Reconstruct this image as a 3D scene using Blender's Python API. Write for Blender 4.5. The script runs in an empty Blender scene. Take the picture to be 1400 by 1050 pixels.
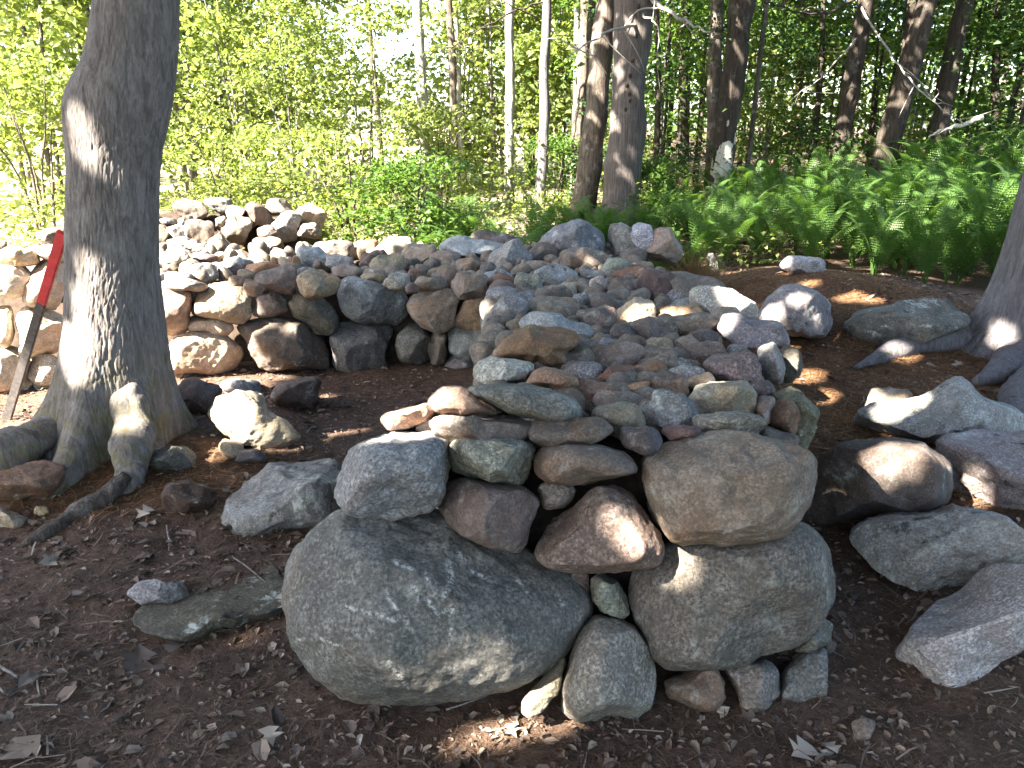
import bpy, bmesh, math, random
import numpy as np
from math import radians as R
from mathutils import Vector
random.seed(7)
rng = np.random.default_rng(11)
scene = bpy.context.scene
COL = scene.collection

# ------------------------------------------------------------------ camera
CAMZ = 1.62
PITCH = R(17.9)
F = 1099.0
cam_data = bpy.data.cameras.new('camera')
cam_data.sensor_fit = 'HORIZONTAL'
cam_data.angle_x = 2 * math.atan(700.0 / F)
cam_data.clip_start = 0.05
cam_data.clip_end = 500.0
cam = bpy.data.objects.new('camera', cam_data)
COL.objects.link(cam)
cam.location = (0, 0, CAMZ)
cam.rotation_euler = (math.pi / 2 - PITCH, 0, 0)
scene.camera = cam

# ------------------------------------------------------------------ sky, sun, exposure
SUN = np.array([-0.62, -0.42, 0.66]); SUN /= np.linalg.norm(SUN)      # towards the sun
sun_el = math.asin(SUN[2]); sun_az = math.atan2(SUN[0], SUN[1])
world = bpy.data.worlds.new("World")
scene.world = world
world.use_nodes = True
wn = world.node_tree
for n in list(wn.nodes): wn.nodes.remove(n)
sky = wn.nodes.new('ShaderNodeTexSky'); sky.sky_type = 'NISHITA'; sky.sun_disc = False
sky.sun_elevation = sun_el; sky.sun_rotation = sun_az
sky.air_density = 1.0; sky.dust_density = 1.5; sky.ozone_density = 1.0
bg = wn.nodes.new('ShaderNodeBackground'); bg.inputs['Strength'].default_value = 0.066
wo = wn.nodes.new('ShaderNodeOutputWorld')
wn.links.new(sky.outputs[0], bg.inputs['Color']); wn.links.new(bg.outputs[0], wo.inputs['Surface'])
sd = bpy.data.lights.new('sun', 'SUN'); sd.energy = 5.0; sd.angle = R(0.53); sd.color = (1.0, 0.93, 0.80)
so = bpy.data.objects.new('sun', sd); COL.objects.link(so)
so.rotation_euler = Vector(tuple(-SUN)).to_track_quat('-Z', 'Y').to_euler()
scene.view_settings.view_transform = 'Standard'
scene.view_settings.look = 'None'
scene.view_settings.gamma = 1.0
scene.view_settings.use_curve_mapping = False
scene.view_settings.exposure = 3.75
cy = scene.cycles
cy.max_bounces = 7; cy.diffuse_bounces = 4; cy.glossy_bounces = 2; cy.transmission_bounces = 4
cy.transparent_max_bounces = 4; cy.caustics_reflective = False; cy.caustics_refractive = False
cy.sample_clamp_indirect = 6.0
cy.use_denoising = True

# ------------------------------------------------------------------ pixels of the 1400 x 1050 photograph to rays and points
CAM = np.array([0.0, 0.0, CAMZ])
CU = np.array([0.0, math.sin(PITCH), math.cos(PITCH)])
CF = np.array([0.0, math.cos(PITCH), -math.sin(PITCH)])
def ray(px, py):
    return np.array([1.0, 0, 0]) * ((px - 700.0) / F) + CU * (-(py - 525.0) / F) + CF
def at_y(px, py, y):
    d = ray(px, py); return CAM + d * (y / d[1])
def at_z(px, py, z):
    d = ray(px, py); return CAM + d * ((z - CAMZ) / d[2])

# ------------------------------------------------------------------ noise
def _hash(ix, iy, iz, seed):
    h = (ix.astype(np.int64) * 374761393 + iy.astype(np.int64) * 668265263 + iz.astype(np.int64) * 2147483647 + int(seed) * 144665) & 0xFFFFFFFF
    h = ((h ^ (h >> 13)) * 1274126177) & 0xFFFFFFFF
    h = ((h ^ (h >> 16)) * 2246822519) & 0xFFFFFFFF
    h = h ^ (h >> 15)
    return (h & 0xFFFFFF).astype(np.float64) / 8388607.5 - 1.0
def vnoise(P, seed=0):
    P = np.asarray(P, float)
    i = np.floor(P).astype(np.int64); f = P - i; f = f * f * f * (f * (f * 6 - 15) + 10)
    x, y, z = i[:, 0], i[:, 1], i[:, 2]
    r = 0
    for dx in (0, 1):
        wx = f[:, 0] if dx else 1 - f[:, 0]
        for dy in (0, 1):
            wy = f[:, 1] if dy else 1 - f[:, 1]
            for dz in (0, 1):
                wz = f[:, 2] if dz else 1 - f[:, 2]
                r = r + wx * wy * wz * _hash(x + dx, y + dy, z + dz, seed)
    return r
def fbm(P, seed=0, octaves=3, gain=0.5):
    r = 0; a = 1.0; P = np.asarray(P, float)
    for k in range(octaves):
        r = r + a * vnoise(P * (2.03 ** k) + 13.7 * k, seed + k); a *= gain
    return r
def fbm2(x, y, seed=0, octaves=3):
    x = np.atleast_1d(np.asarray(x, float)); y = np.atleast_1d(np.asarray(y, float))
    return fbm(np.stack([x, y, np.zeros_like(x)], 1), seed, octaves)
def sstep(a, b, x):
    t = np.clip((x - a) / (b - a), 0, 1); return t * t * (3 - 2 * t)

# ------------------------------------------------------------------ object helpers
def mesh_np(name, V, Fc, smooth=True):
    V = np.asarray(V, np.float32); Fc = np.asarray(Fc, np.int32)
    me = bpy.data.meshes.new(name)
    k = Fc.shape[1]
    me.vertices.add(len(V)); me.vertices.foreach_set('co', V.ravel())
    me.loops.add(Fc.size); me.loops.foreach_set('vertex_index', Fc.ravel())
    me.polygons.add(len(Fc))
    me.polygons.foreach_set('loop_start', np.arange(0, Fc.size, k, dtype=np.int32))
    me.polygons.foreach_set('loop_total', np.full(len(Fc), k, np.int32))
    me.polygons.foreach_set('use_smooth', np.full(len(Fc), bool(smooth)))
    me.update(calc_edges=True); me.validate()
    return me
def obj(name, me, m=None, parent=None, loc=(0, 0, 0)):
    o = bpy.data.objects.new(name, me); COL.objects.link(o)
    if m is not None and me is not None and not me.materials: me.materials.append(m)
    o.location = [float(c) for c in loc]
    if parent is not None: o.parent = parent
    return o
def tag(o, label=None, cat=None, group=None, kind=None):
    if label: o['label'] = label
    if cat: o['category'] = cat
    if group: o['group'] = group
    if kind: o['kind'] = kind
    return o
def thing(name, loc, label, cat, group=None):
    return tag(obj(name, None, loc=loc), label, cat, group)
def copy_tree(o, parent=None):
    c = o.copy(); COL.objects.link(c); c.parent = parent
    for ch in list(o.children): copy_tree(ch, c)
    return c

def tube(path, radii, n=8, rough=0.0, seed=0, cap=True):
    """A tapered tube along a path: vertices and triangles."""
    path = np.asarray(path, float); radii = np.asarray(radii, float)
    T = np.gradient(path, axis=0); T /= np.linalg.norm(T, axis=1)[:, None] + 1e-9
    ref = np.array([1.0, 0.2, 0.1]) if abs(T[0][0]) < 0.8 else np.array([0, 0, 1.0])
    A = np.cross(T, ref); A /= np.linalg.norm(A, axis=1)[:, None] + 1e-9
    B = np.cross(T, A)
    th = np.arange(n) * 2 * math.pi / n
    V = path[:, None, :] + radii[:, None, None] * (np.cos(th)[None, :, None] * A[:, None, :] + np.sin(th)[None, :, None] * B[:, None, :])
    V = V.reshape(-1, 3)
    if rough:
        nrm = V - np.repeat(path, n, 0)
        V = V + nrm * (rough * fbm(V * (0.6 / max(radii.max(), 1e-3)), seed, 3))[:, None]
    m = len(path); i = np.arange(m - 1)[:, None] * n; j = np.arange(n)[None, :]; j2 = (j + 1) % n
    a, b, c, d = (i + j).ravel(), (i + j2).ravel(), (i + n + j2).ravel(), (i + n + j).ravel()
    Fc = np.concatenate([np.stack([a, b, c], 1), np.stack([a, c, d], 1)])
    if cap:
        V = np.vstack([V, path[-1][None, :], path[0][None, :]])
        q = np.arange(n); t = (m - 1) * n; e = len(V) - 2
        Fc = np.concatenate([Fc, np.stack([t + q, t + (q + 1) % n, np.full(n, e)], 1), np.stack([(q + 1) % n, q, np.full(n, e + 1)], 1)])
    return V, Fc
def smooth_path(pts, k=6):
    pts = np.asarray(pts, float); out = []
    P = np.vstack([2 * pts[0] - pts[1], pts, 2 * pts[-1] - pts[-2]])
    for i in range(1, len(P) - 2):
        for t in np.arange(k) / k:
            out.append(0.5 * ((2 * P[i]) + (-P[i - 1] + P[i + 1]) * t + (2 * P[i - 1] - 5 * P[i] + 4 * P[i + 1] - P[i + 2]) * t ** 2 + (-P[i - 1] + 3 * P[i] - 3 * P[i + 1] + P[i + 2]) * t ** 3))
    out.append(P[-2]); return np.array(out)
def join(parts):
    Vs, Fs, o = [], [], 0
    for V, Fc in parts:
        Vs.append(V); Fs.append(np.asarray(Fc) + o); o += len(V)
    return np.vstack(Vs), np.vstack(Fs)
def leaves_mesh(P, S, width=0.55, tilt=0.5, fold=0.12, droop=0.25, r=None, shape='oval'):
    """Leaf-sized folded blades at points P with lengths S: 5 vertices and 4 triangles each (a lobed one has 9 and 8)."""
    r = r or rng; N = len(P); S = np.asarray(S)
    az = r.uniform(0, 2 * math.pi, N)
    nx, ny = r.normal(0, tilt, N), r.normal(0, tilt, N)
    Nn = np.stack([nx, ny, np.ones(N)], 1); Nn /= np.linalg.norm(Nn, axis=1)[:, None]
    X = np.stack([np.cos(az), np.sin(az), np.zeros(N)], 1)
    X = X - Nn * (X * Nn).sum(1)[:, None]; X /= np.linalg.norm(X, axis=1)[:, None]
    Y = np.cross(Nn, X)
    if shape == 'oval':
        L = np.array([[0, 0, 0], [.42, width / 2, fold], [1, 0, -droop], [.42, -width / 2, fold], [.5, 0, 0]])
        T = np.array([[0, 1, 4], [1, 2, 4], [2, 3, 4], [3, 0, 4]])
        T = np.array([[0, 4, 1], [1, 4, 2], [2, 4, 3], [3, 4, 0]])
    elif shape == 'round':
        L = np.array([[0, 0, 0], [.22, width * .42, fold], [.62, width * .45, fold * 1.3], [1, .04, -droop], [.66, -width * .40, fold * .8], [.25, -width * .45, fold], [.5, 0, -.04]])
        T = np.array([[6, (a + 1) % 6, a] for a in range(6)])
    else:
        L = np.array([[0, 0, 0], [.22, .42, .14], [.42, .18, .03], [.62, .5, .16], [.66, .16, .0], [1, 0, -droop], [.66, -.16, .0], [.58, -.5, .1], [.42, -.18, .03], [.2, -.42, .18], [.5, 0, 0]])
        T = np.array([[10, a, a % 10 + 1 if a < 9 else 0] for a in range(0, 10)])
        T = np.array([[10, (a + 1) % 10, a] for a in range(10)])
    L = L - np.array([.5, 0, 0])
    jit = r.normal(0, 0.045, (N, len(L), 3))
    Q = L[None] + jit
    V = P[:, None, :] + S[:, None, None] * (Q[..., 0:1] * X[:, None, :] + Q[..., 1:2] * Y[:, None, :] + Q[..., 2:3] * Nn[:, None, :])
    Fc = (T[None] + (np.arange(N) * len(L))[:, None, None]).reshape(-1, 3)
    return V.reshape(-1, 3), Fc

# ------------------------------------------------------------------ materials
def new_mat(name):
    m = bpy.data.materials.new(name); m.use_nodes = True
    nt = m.node_tree
    for n in list(nt.nodes): nt.nodes.remove(n)
    out = nt.nodes.new('ShaderNodeOutputMaterial')
    return m, nt, out
class G:
    """Small node-graph writer."""
    def __init__(s, nt): s.nt = nt
    def n(s, t, **kw):
        x = s.nt.nodes.new(t)
        for k, v in kw.items(): setattr(x, k, v)
        return x
    def l(s, a, b): s.nt.links.new(a, b)
    def put(s, sock, v):
        if isinstance(v, (int, float)): sock.default_value = v
        elif isinstance(v, tuple): sock.default_value = v if len(v) != 3 or sock.type == 'VECTOR' else (*v, 1)
        else: s.l(v, sock)
    def noise(s, vec, scale, detail=4, rough=0.55, dist=0.0):
        x = s.n('ShaderNodeTexNoise'); s.put(x.inputs['Vector'], vec)
        x.inputs['Scale'].default_value = scale; x.inputs['Detail'].default_value = detail
        x.inputs['Roughness'].default_value = rough; x.inputs['Distortion'].default_value = dist
        return x.outputs['Fac']
    def voro(s, vec, scale, feature='F1', out='Distance'):
        x = s.n('ShaderNodeTexVoronoi', feature=feature); s.put(x.inputs['Vector'], vec); x.inputs['Scale'].default_value = scale
        return x.outputs[out]
    def ramp(s, fac, stops):
        x = s.n('ShaderNodeValToRGB'); s.put(x.inputs[0], fac)
        e = x.color_ramp.elements
        while len(e) < len(stops): e.new(0.5)
        for k, (p, c) in enumerate(stops):
            e[k].position = p; e[k].color = (c, c, c, 1) if isinstance(c, (int, float)) else (*c, 1)
        return x.outputs[0]
    def rng(s, v, a, b, c, d):
        x = s.n('ShaderNodeMapRange', clamp=True); s.put(x.inputs[0], v)
        for k, q in enumerate((a, b, c, d)): x.inputs[k + 1].default_value = q
        return x.outputs[0]
    def mix(s, f, a, b, mode='MIX'):
        x = s.n('ShaderNodeMix', data_type='RGBA', blend_type=mode); s.put(x.inputs[0], f); s.put(x.inputs[6], a); s.put(x.inputs[7], b)
        return x.outputs[2]
    def math(s, op, a, b=0.0):
        x = s.n('ShaderNodeMath', operation=op); s.put(x.inputs[0], a); s.put(x.inputs[1], b); return x.outputs[0]
    def vmath(s, op, a, b):
        x = s.n('ShaderNodeVectorMath', operation=op); s.put(x.inputs[0], a); s.put(x.inputs[1], b); return x.outputs[0]
    def bump(s, h, strength, dist, normal=None):
        x = s.n('ShaderNodeBump'); s.put(x.inputs['Height'], h); x.inputs['Strength'].default_value = strength; x.inputs['Distance'].default_value = dist
        if normal is not None: s.l(normal, x.inputs['Normal'])
        return x.outputs[0]
    def bsdf(s, out, col, rough, normal=None, spec=0.3):
        x = s.n('ShaderNodeBsdfPrincipled'); s.put(x.inputs['Base Color'], col); s.put(x.inputs['Roughness'], rough)
        x.inputs['Specular IOR Level'].default_value = spec
        if normal is not None: s.l(normal, x.inputs['Normal'])
        s.l(x.outputs[0], out.inputs['Surface']); return x

def stone_coords(g):
    tc = g.n('ShaderNodeTexCoord'); oi = g.n('ShaderNodeObjectInfo')
    off = g.math('MULTIPLY', oi.outputs['Random'], 97.0)
    cx = g.n('ShaderNodeCombineXYZ'); g.l(off, cx.inputs[0]); g.l(off, cx.inputs[1])
    return g.vmath('ADD', tc.outputs['Object'], cx.outputs[0]), oi
def make_stone_mat(name, speck=0.6, lichen=0.3, stain=0.5, grain=130, scratch=False):
    m, nt, out = new_mat(name); g = G(nt)
    v, oi = stone_coords(g)
    base = oi.outputs['Color']
    big = g.noise(v, 5.0, 5, 0.6, 0.4)
    med = g.noise(v, 21.0, 6, 0.65)
    # broad mottling between a darker and a lighter cast of the same stone
    c = g.mix(g.rng(big, .32, .68, 0, 1), g.mix(1.0, base, (.66, .62, .60), 'MULTIPLY'), g.mix(1.0, base, (1.2, 1.2, 1.2), 'MULTIPLY'))
    # iron stain
    st = g.rng(g.noise(g.vmath('ADD', v, (7.3, 1.1, 4.0)), 3.6, 4, .55, .6), .52, .66, 0, stain)
    c = g.mix(st, c, g.mix(1.0, base, (1.05, .70, .46), 'MULTIPLY'))
    # mineral grains
    gr = g.noise(v, grain, 3, .7)
    c = g.mix(g.rng(gr, .53, .61, 0, speck), c, g.mix(1.0, base, (1.75, 1.72, 1.68), 'MULTIPLY'))
    c = g.mix(g.rng(gr, .40, .47, speck, 0), c, g.mix(1.0, base, (.34, .34, .36), 'MULTIPLY'))
    c = g.mix(g.rng(med, .42, .58, .55, 0), c, g.mix(1.0, base, (.5, .47, .45), 'MULTIPLY'))
    # pale crustose lichen in patches with ragged edges
    lm = g.math('MULTIPLY', g.rng(g.noise(g.vmath('ADD', v, (3.1, 9.2, 5.5)), 8.0, 8, .72, .3), .56, .64, 0, 1), g.rng(g.noise(v, 44, 4, .7), .38, .56, 0, lichen))
    c = g.mix(lm, c, (.50, .52, .47))
    dk = g.math('MULTIPLY', g.rng(g.noise(g.vmath('ADD', v, (1.7, 4.4, 8.8)), 11.0, 6, .7), .58, .66, 0, 1), lichen)
    c = g.mix(dk, c, (.045, .047, .045))
    if scratch:
        at = g.n('ShaderNodeAttribute', attribute_name='scratch')
        sm = g.math('MULTIPLY', at.outputs['Fac'], g.rng(g.noise(v, 75, 5, .8), .47, .57, 0, 1))
        c = g.mix(sm, c, (.62, .60, .56))
    h = g.math('ADD', g.math('MULTIPLY', med, .3), g.math('MULTIPLY', gr, .30))
    h2 = g.math('ADD', h, g.math('MULTIPLY', g.noise(v, 52, 5, .7), .4))
    nb = g.bump(h2, 0.7, 0.011)
    g.bsdf(out, c, g.rng(med, .3, .7, .72, .95), nb, .25)
    return m
M = {}
M['granite'] = make_stone_mat('granite', .8, .35, .30, 105)
M['field'] = make_stone_mat('fieldstone', .5, .45, .75, 130)
M['lichen'] = make_stone_mat('lichened_stone', .6, .9, .2, 105)
M['boulder'] = make_stone_mat('scratched_granite', .75, .25, .45, 95, True)

def bark_mat(name, c1, c2, sx=9.0, sz=1.6, moss=0.0, bump=1.0, patch=(.45, .43, .40), patch_amt=0.2):
    m, nt, out = new_mat(name); g = G(nt)
    tc = g.n('ShaderNodeTexCoord'); oi = g.n('ShaderNodeObjectInfo')
    off = g.math('MULTIPLY', oi.outputs['Random'], 53.0)
    cx = g.n('ShaderNodeCombineXYZ'); g.l(off, cx.inputs[0]); g.l(off, cx.inputs[2])
    v0 = g.vmath('ADD', tc.outputs['Object'], cx.outputs[0])
    mp = g.n('ShaderNodeMapping'); g.l(v0, mp.inputs[0]); mp.inputs['Scale'].default_value = (sx, sx, sz)
    ridge = g.noise(mp.outputs[0], 2.2, 6, .62, .9)
    fine = g.noise(mp.outputs[0], 9.0, 5, .7)
    c = g.mix(g.rng(ridge, .34, .62, 0, 1), c1, c2)
    c = g.mix(g.rng(fine, .3, .6, .55, 0), c, g.mix(1.0, c1, (.55, .55, .55), 'MULTIPLY'))
    pt = g.rng(g.noise(v0, 7.0, 6, .7), .56, .66, 0, patch_amt)
    c = g.mix(pt, c, patch)
    if moss:
        sx_ = g.n('ShaderNodeSeparateXYZ'); g.l(tc.outputs['Object'], sx_.inputs[0])
        mm = g.math('MULTIPLY', g.rng(sx_.outputs[2], .10, .55, 1, 0), g.rng(g.noise(v0, 9.0, 6, .75), .44, .60, 0, moss))
        c = g.mix(mm, c, (.15, .13, .02))
    nb = g.bump(g.math('ADD', ridge, g.math('MULTIPLY', fine, .5)), bump, .02)
    g.bsdf(out, c, .92, nb, .15)
    return m
M['bark_oak'] = bark_mat('furrowed_bark', (.11, .095, .088), (.245, .22, .207), 16, 3.0, moss=.5, bump=.38)
M['bark_grey'] = bark_mat('grey_bark', (.11, .098, .10), (.22, .20, .205), 16, 1.3, bump=.9, patch_amt=.1)
M['bark_brown'] = bark_mat('brown_bark', (.06, .046, .038), (.17, .14, .115), 12, 2.0, patch_amt=.35)
M['bark_dark'] = bark_mat('dark_bark', (.028, .022, .018), (.085, .068, .055), 12, 2.0, patch_amt=.12)
M['bark_pale'] = bark_mat('pale_bark', (.20, .19, .17), (.42, .40, .36), 8, 3.0, patch=(.09, .08, .07), patch_amt=.5)
M['wood_dead'] = bark_mat('bare_dead_wood', (.065, .053, .05), (.17, .143, .132), 22, .8, bump=.8, patch_amt=.1)
M['wood_bare'] = bark_mat('peeled_wood', (.42, .38, .31), (.62, .58, .50), 16, .8, bump=.4, patch_amt=.1)
M['twig_pale'] = bark_mat('dead_twig', (.22, .2, .18), (.40, .37, .34), 8, 8, patch_amt=.1)

def leaf_mat(name, a, b, c=None, trans=.42, rough=.5, gloss=.25):
    m, nt, out = new_mat(name); g = G(nt)
    ge = g.n('ShaderNodeNewGeometry')
    stops = [(0.0, a), (1.0, b)] if c is None else [(0.0, a), (.55, b), (1.0, c)]
    col = g.ramp(ge.outputs['Random Per Island'], stops)
    p = g.n('ShaderNodeBsdfPrincipled'); g.put(p.inputs['Base Color'], col); p.inputs['Roughness'].default_value = rough
    p.inputs['Specular IOR Level'].default_value = gloss
    if trans:
        t = g.n('ShaderNodeBsdfTranslucent'); g.put(t.inputs['Color'], g.mix(1.0, col, (2.1, 2.1, 1.1), 'MULTIPLY'))
        mx = g.n('ShaderNodeMixShader'); mx.inputs[0].default_value = trans
        g.l(p.outputs[0], mx.inputs[1]); g.l(t.outputs[0], mx.inputs[2]); g.l(mx.outputs[0], out.inputs['Surface'])
    else: g.l(p.outputs[0], out.inputs['Surface'])
    return m
M['leaf_bright'] = leaf_mat('bright_leaf', (.085, .115, .035), (.135, .17, .055), (.19, .215, .085), trans=.5)  # pale, less saturated green: glare on sunlit leaves put into the colour
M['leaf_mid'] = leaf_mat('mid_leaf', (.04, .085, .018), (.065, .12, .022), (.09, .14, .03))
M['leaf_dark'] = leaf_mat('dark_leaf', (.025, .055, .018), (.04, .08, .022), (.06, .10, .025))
M['leaf_shade_layer'] = leaf_mat('shade_layer_leaf', (.035, .055, .02), (.05, .08, .022), None, trans=.04)  # for the unseen leaf layer added to shade the scene
M['fern'] = leaf_mat('fern_leaf', (.045, .095, .022), (.06, .12, .027), (.085, .145, .03), trans=.4)
M['needle_green'] = leaf_mat('evergreen_spray', (.022, .05, .016), (.035, .07, .02), None, trans=.2)
M['litter'] = leaf_mat('dead_leaf', (.075, .05, .039), (.17, .118, .09), (.31, .235, .18), trans=.0, rough=.75)
M['litter_purple'] = leaf_mat('weathered_leaf', (.055, .041, .036), (.105, .079, .066), (.18, .142, .12), trans=.0, rough=.7)
M['litter_pale'] = leaf_mat('pale_dead_leaf', (.28, .22, .17), (.42, .36, .30), None, trans=.0, rough=.7)
M['needle'] = leaf_mat('pine_needle', (.08, .038, .02), (.22, .105, .043), (.36, .20, .10), trans=.0, rough=.6)
M['needle_dark'] = leaf_mat('old_needle', (.05, .03, .019), (.12, .07, .042), (.24, .155, .10), trans=.0, rough=.6)
M['drygrass'] = leaf_mat('dry_grass', (.20, .10, .04), (.32, .19, .08), None, trans=.2)

def soil_mat():
    m, nt, out = new_mat('forest_soil'); g = G(nt)
    tc = g.n('ShaderNodeTexCoord'); v = tc.outputs['Object']
    sp = g.n('ShaderNodeSeparateXYZ'); g.l(v, sp.inputs[0])
    a = g.noise(v, 3.0, 8, .7); b = g.noise(v, 26.0, 6, .75); d = g.noise(v, 120, 4, .7)
    c = g.ramp(b, [(.30, (.06, .038, .028)), (.5, (.135, .087, .064)), (.72, (.22, .15, .112))])
    c = g.mix(g.rng(a, .45, .62, 0, .6), c, (.068, .050, .042))
    c = g.mix(g.rng(d, .60, .70, 0, .6), c, (.15, .11, .085))
    # rusty needle duff where the pine at the right drops it
    at = g.n('ShaderNodeAttribute', attribute_name='duff')
    duff = g.ramp(b, [(.3, (.06, .033, .02)), (.55, (.15, .08, .043)), (.75, (.27, .165, .095))])
    c = g.mix(at.outputs['Fac'], c, duff)
    # pale dry leaf floor of the open wood behind the wall
    ap = g.n('ShaderNodeAttribute', attribute_name='dry')
    dry = g.ramp(b, [(.3, (.18, .14, .09)), (.55, (.32, .27, .19)), (.75, (.42, .37, .28))])
    c = g.mix(ap.outputs['Fac'], c, dry)
    nb = g.bump(g.math('ADD', g.math('MULTIPLY', b, 1.0), g.math('MULTIPLY', d, .4)), .8, .025)
    g.bsdf(out, c, .95, nb, .12)
    return m
M['soil'] = soil_mat()
def flat_mat(name, c1, c2, scale=30, rough=.6, spec=.3, bump=.3, metal=0.0):
    m, nt, out = new_mat(name); g = G(nt)
    tc = g.n('ShaderNodeTexCoord'); f = g.noise(tc.outputs['Object'], scale, 6, .7)
    x = g.bsdf(out, g.mix(g.rng(f, .35, .65, 0, 1), c1, c2), rough, g.bump(f, bump, .004), spec); x.inputs['Metallic'].default_value = metal
    return m
M['red_paint'] = flat_mat('worn_red_paint', (.42, .035, .04), (.60, .06, .065), 25, .45)
M['bar_steel'] = flat_mat('dull_steel', (.065, .058, .055), (.13, .115, .11), 40, .6, .4, .3, .3)
M['core'] = flat_mat('packed_earth', (.03, .022, .017), (.07, .05, .038), 20, .95, .1, .8)

# ------------------------------------------------------------------ the ground
def ground(x, y):
    x = np.atleast_1d(np.asarray(x, float)); y = np.atleast_1d(np.asarray(y, float))
    z = .15 * np.exp(-(((x + 1.85) / .75) ** 2 + ((y - 3.8) / .7) ** 2))
    z += .10 * sstep(1.3, 2.8, x) * sstep(1.5, 4, y)
    z += .30 * np.exp(-(((x - 2.4) / 1.4) ** 2 + ((y - 6.9) / 1.3) ** 2))
    z += .35 * sstep(7.5, 12, y) + .40 * sstep(12, 40, y)
    near = 1 - sstep(14, 30, y)
    z += near * (.035 * fbm2(x * .8, y * .8, 3, 3) + .010 * fbm2(x * 5, y * 5, 9, 3))
    return z
def gz(x, y): return float(ground(x, y)[0])
def gp(px, py, lift=0.0):
    """Where the line of sight through a pixel meets the ground."""
    d = ray(px, py); z = 0.0
    for _ in range(12):
        P = CAM + d * ((z + lift - CAMZ) / d[2]); z = gz(P[0], P[1])
    return P
def axis(parts):
    out = [parts[0][0]]
    for a, b, s in parts: out += list(np.linspace(a, b, max(2, int(round((b - a) / s)) + 1))[1:])
    return np.array(out)
gx = axis([(-110, -20, 9), (-20, -5, .6), (-5, 5, .042), (5, 20, .6), (20, 110, 9)])
gy = axis([(-12, 1.2, .6), (1.2, 8.5, .036), (8.5, 26, .3), (26, 160, 6)])
XX, YY = np.meshgrid(gx, gy)
fx, fy = XX.ravel(), YY.ravel()
GV = np.stack([fx, fy, ground(fx, fy)], 1)
ny_, nx_ = XX.shape
ii = (np.arange(ny_ - 1)[:, None] * nx_ + np.arange(nx_ - 1)[None, :]).ravel()
gme = mesh_np('forest_floor', GV, np.stack([ii, ii + 1, ii + nx_ + 1, ii + nx_], 1))
def duff_mask(x, y):
    n = .35 * fbm2(x * 1.3, y * 1.3, 31, 4)
    a = np.exp(-(((x - 2.2) / 1.5) ** 2 + ((y - 6.3) / 1.3) ** 2)) + 1.4 * np.exp(-(((x - 1.75) / .75) ** 2 + ((y - 4.5) / 1.4) ** 2)) + .8 * np.exp(-(((x - 3.1) / 1.2) ** 2 + ((y - 5.0) / .9) ** 2))
    a += .45 * np.exp(-(((x - .1) / .45) ** 2 + ((y - 1.6) / .25) ** 2)) + 1.1 * np.exp(-(((x + 1.7) / .55) ** 2 + ((y - 3.35) / .32) ** 2)) + .35 * np.exp(-(((x + .9) / .6) ** 2 + ((y - 4.8) / .5) ** 2))
    return np.clip((a + n * np.clip(a * 2, 0, 1) - .25) * 1.6, 0, 1)
def dry_mask(x, y):
    return np.clip((sstep(7.6, 9.5, y) * sstep(1.8, -.5, x - .08 * (y - 8)) + sstep(-2.6, -3.4, x) * sstep(4.2, 5.5, y)) * (1 + .5 * fbm2(x * .9, y * .9, 41, 3)), 0, 1)
for nm, fn in (('duff', duff_mask), ('dry', dry_mask)):
    at = gme.attributes.new(nm, 'FLOAT', 'POINT'); at.data.foreach_set('value', fn(fx, fy).astype(np.float32))
tag(obj('forest_floor', gme, M['soil']), kind='structure')

# ------------------------------------------------------------------ stones
_ico = {}
def ico(sub):
    if sub not in _ico:
        bm = bmesh.new(); bmesh.ops.create_icosphere(bm, subdivisions=sub, radius=1.0)
        V = np.array([v.co[:] for v in bm.verts]); Fc = np.array([[v.index for v in f.verts] for f in bm.faces]); bm.free()
        _ico[sub] = (V, Fc)
    return _ico[sub]
def poly_radius(P2, th):
    """Distance from the centroid to a star-shaped outline at each angle."""
    A = P2; B = np.roll(P2, -1, 0); best = np.zeros_like(th)
    dx, dy = np.cos(th), np.sin(th)
    for a, b in zip(A, B):
        e = b - a; den = dx * e[1] - dy * e[0]
        den = np.where(np.abs(den) < 1e-9, 1e-9, den)
        t = (a[0] * e[1] - a[1] * e[0]) / den
        s = (a[0] * dy - a[1] * dx) / den
        best = np.where((t > 0) & (s >= -1e-6) & (s <= 1 + 1e-6), np.maximum(best, t), best)
    return best
def ell(px, py, w, h, rot=0.0, seed=0, p=2.6, n=26):
    r = np.random.default_rng(seed + 5); th = np.arange(n) * 2 * math.pi / n
    a = np.sign(np.cos(th)) * np.abs(np.cos(th)) ** (2 / p); b = np.sign(np.sin(th)) * np.abs(np.sin(th)) ** (2 / p)
    k = 1 + .09 * np.cos(2 * th + r.uniform(0, 6)) * r.uniform(-1, 1) + .10 * np.cos(3 * th + r.uniform(0, 6)) * r.uniform(.2, 1) + .05 * np.cos(5 * th + r.uniform(0, 6))
    x, y = a * w / 2 * k, b * h / 2 * k; c, s = math.cos(R(rot)), math.sin(R(rot))
    return [(px + x_ * c - y_ * s, py + x_ * s + y_ * c) for x_, y_ in zip(x, y)]
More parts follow.
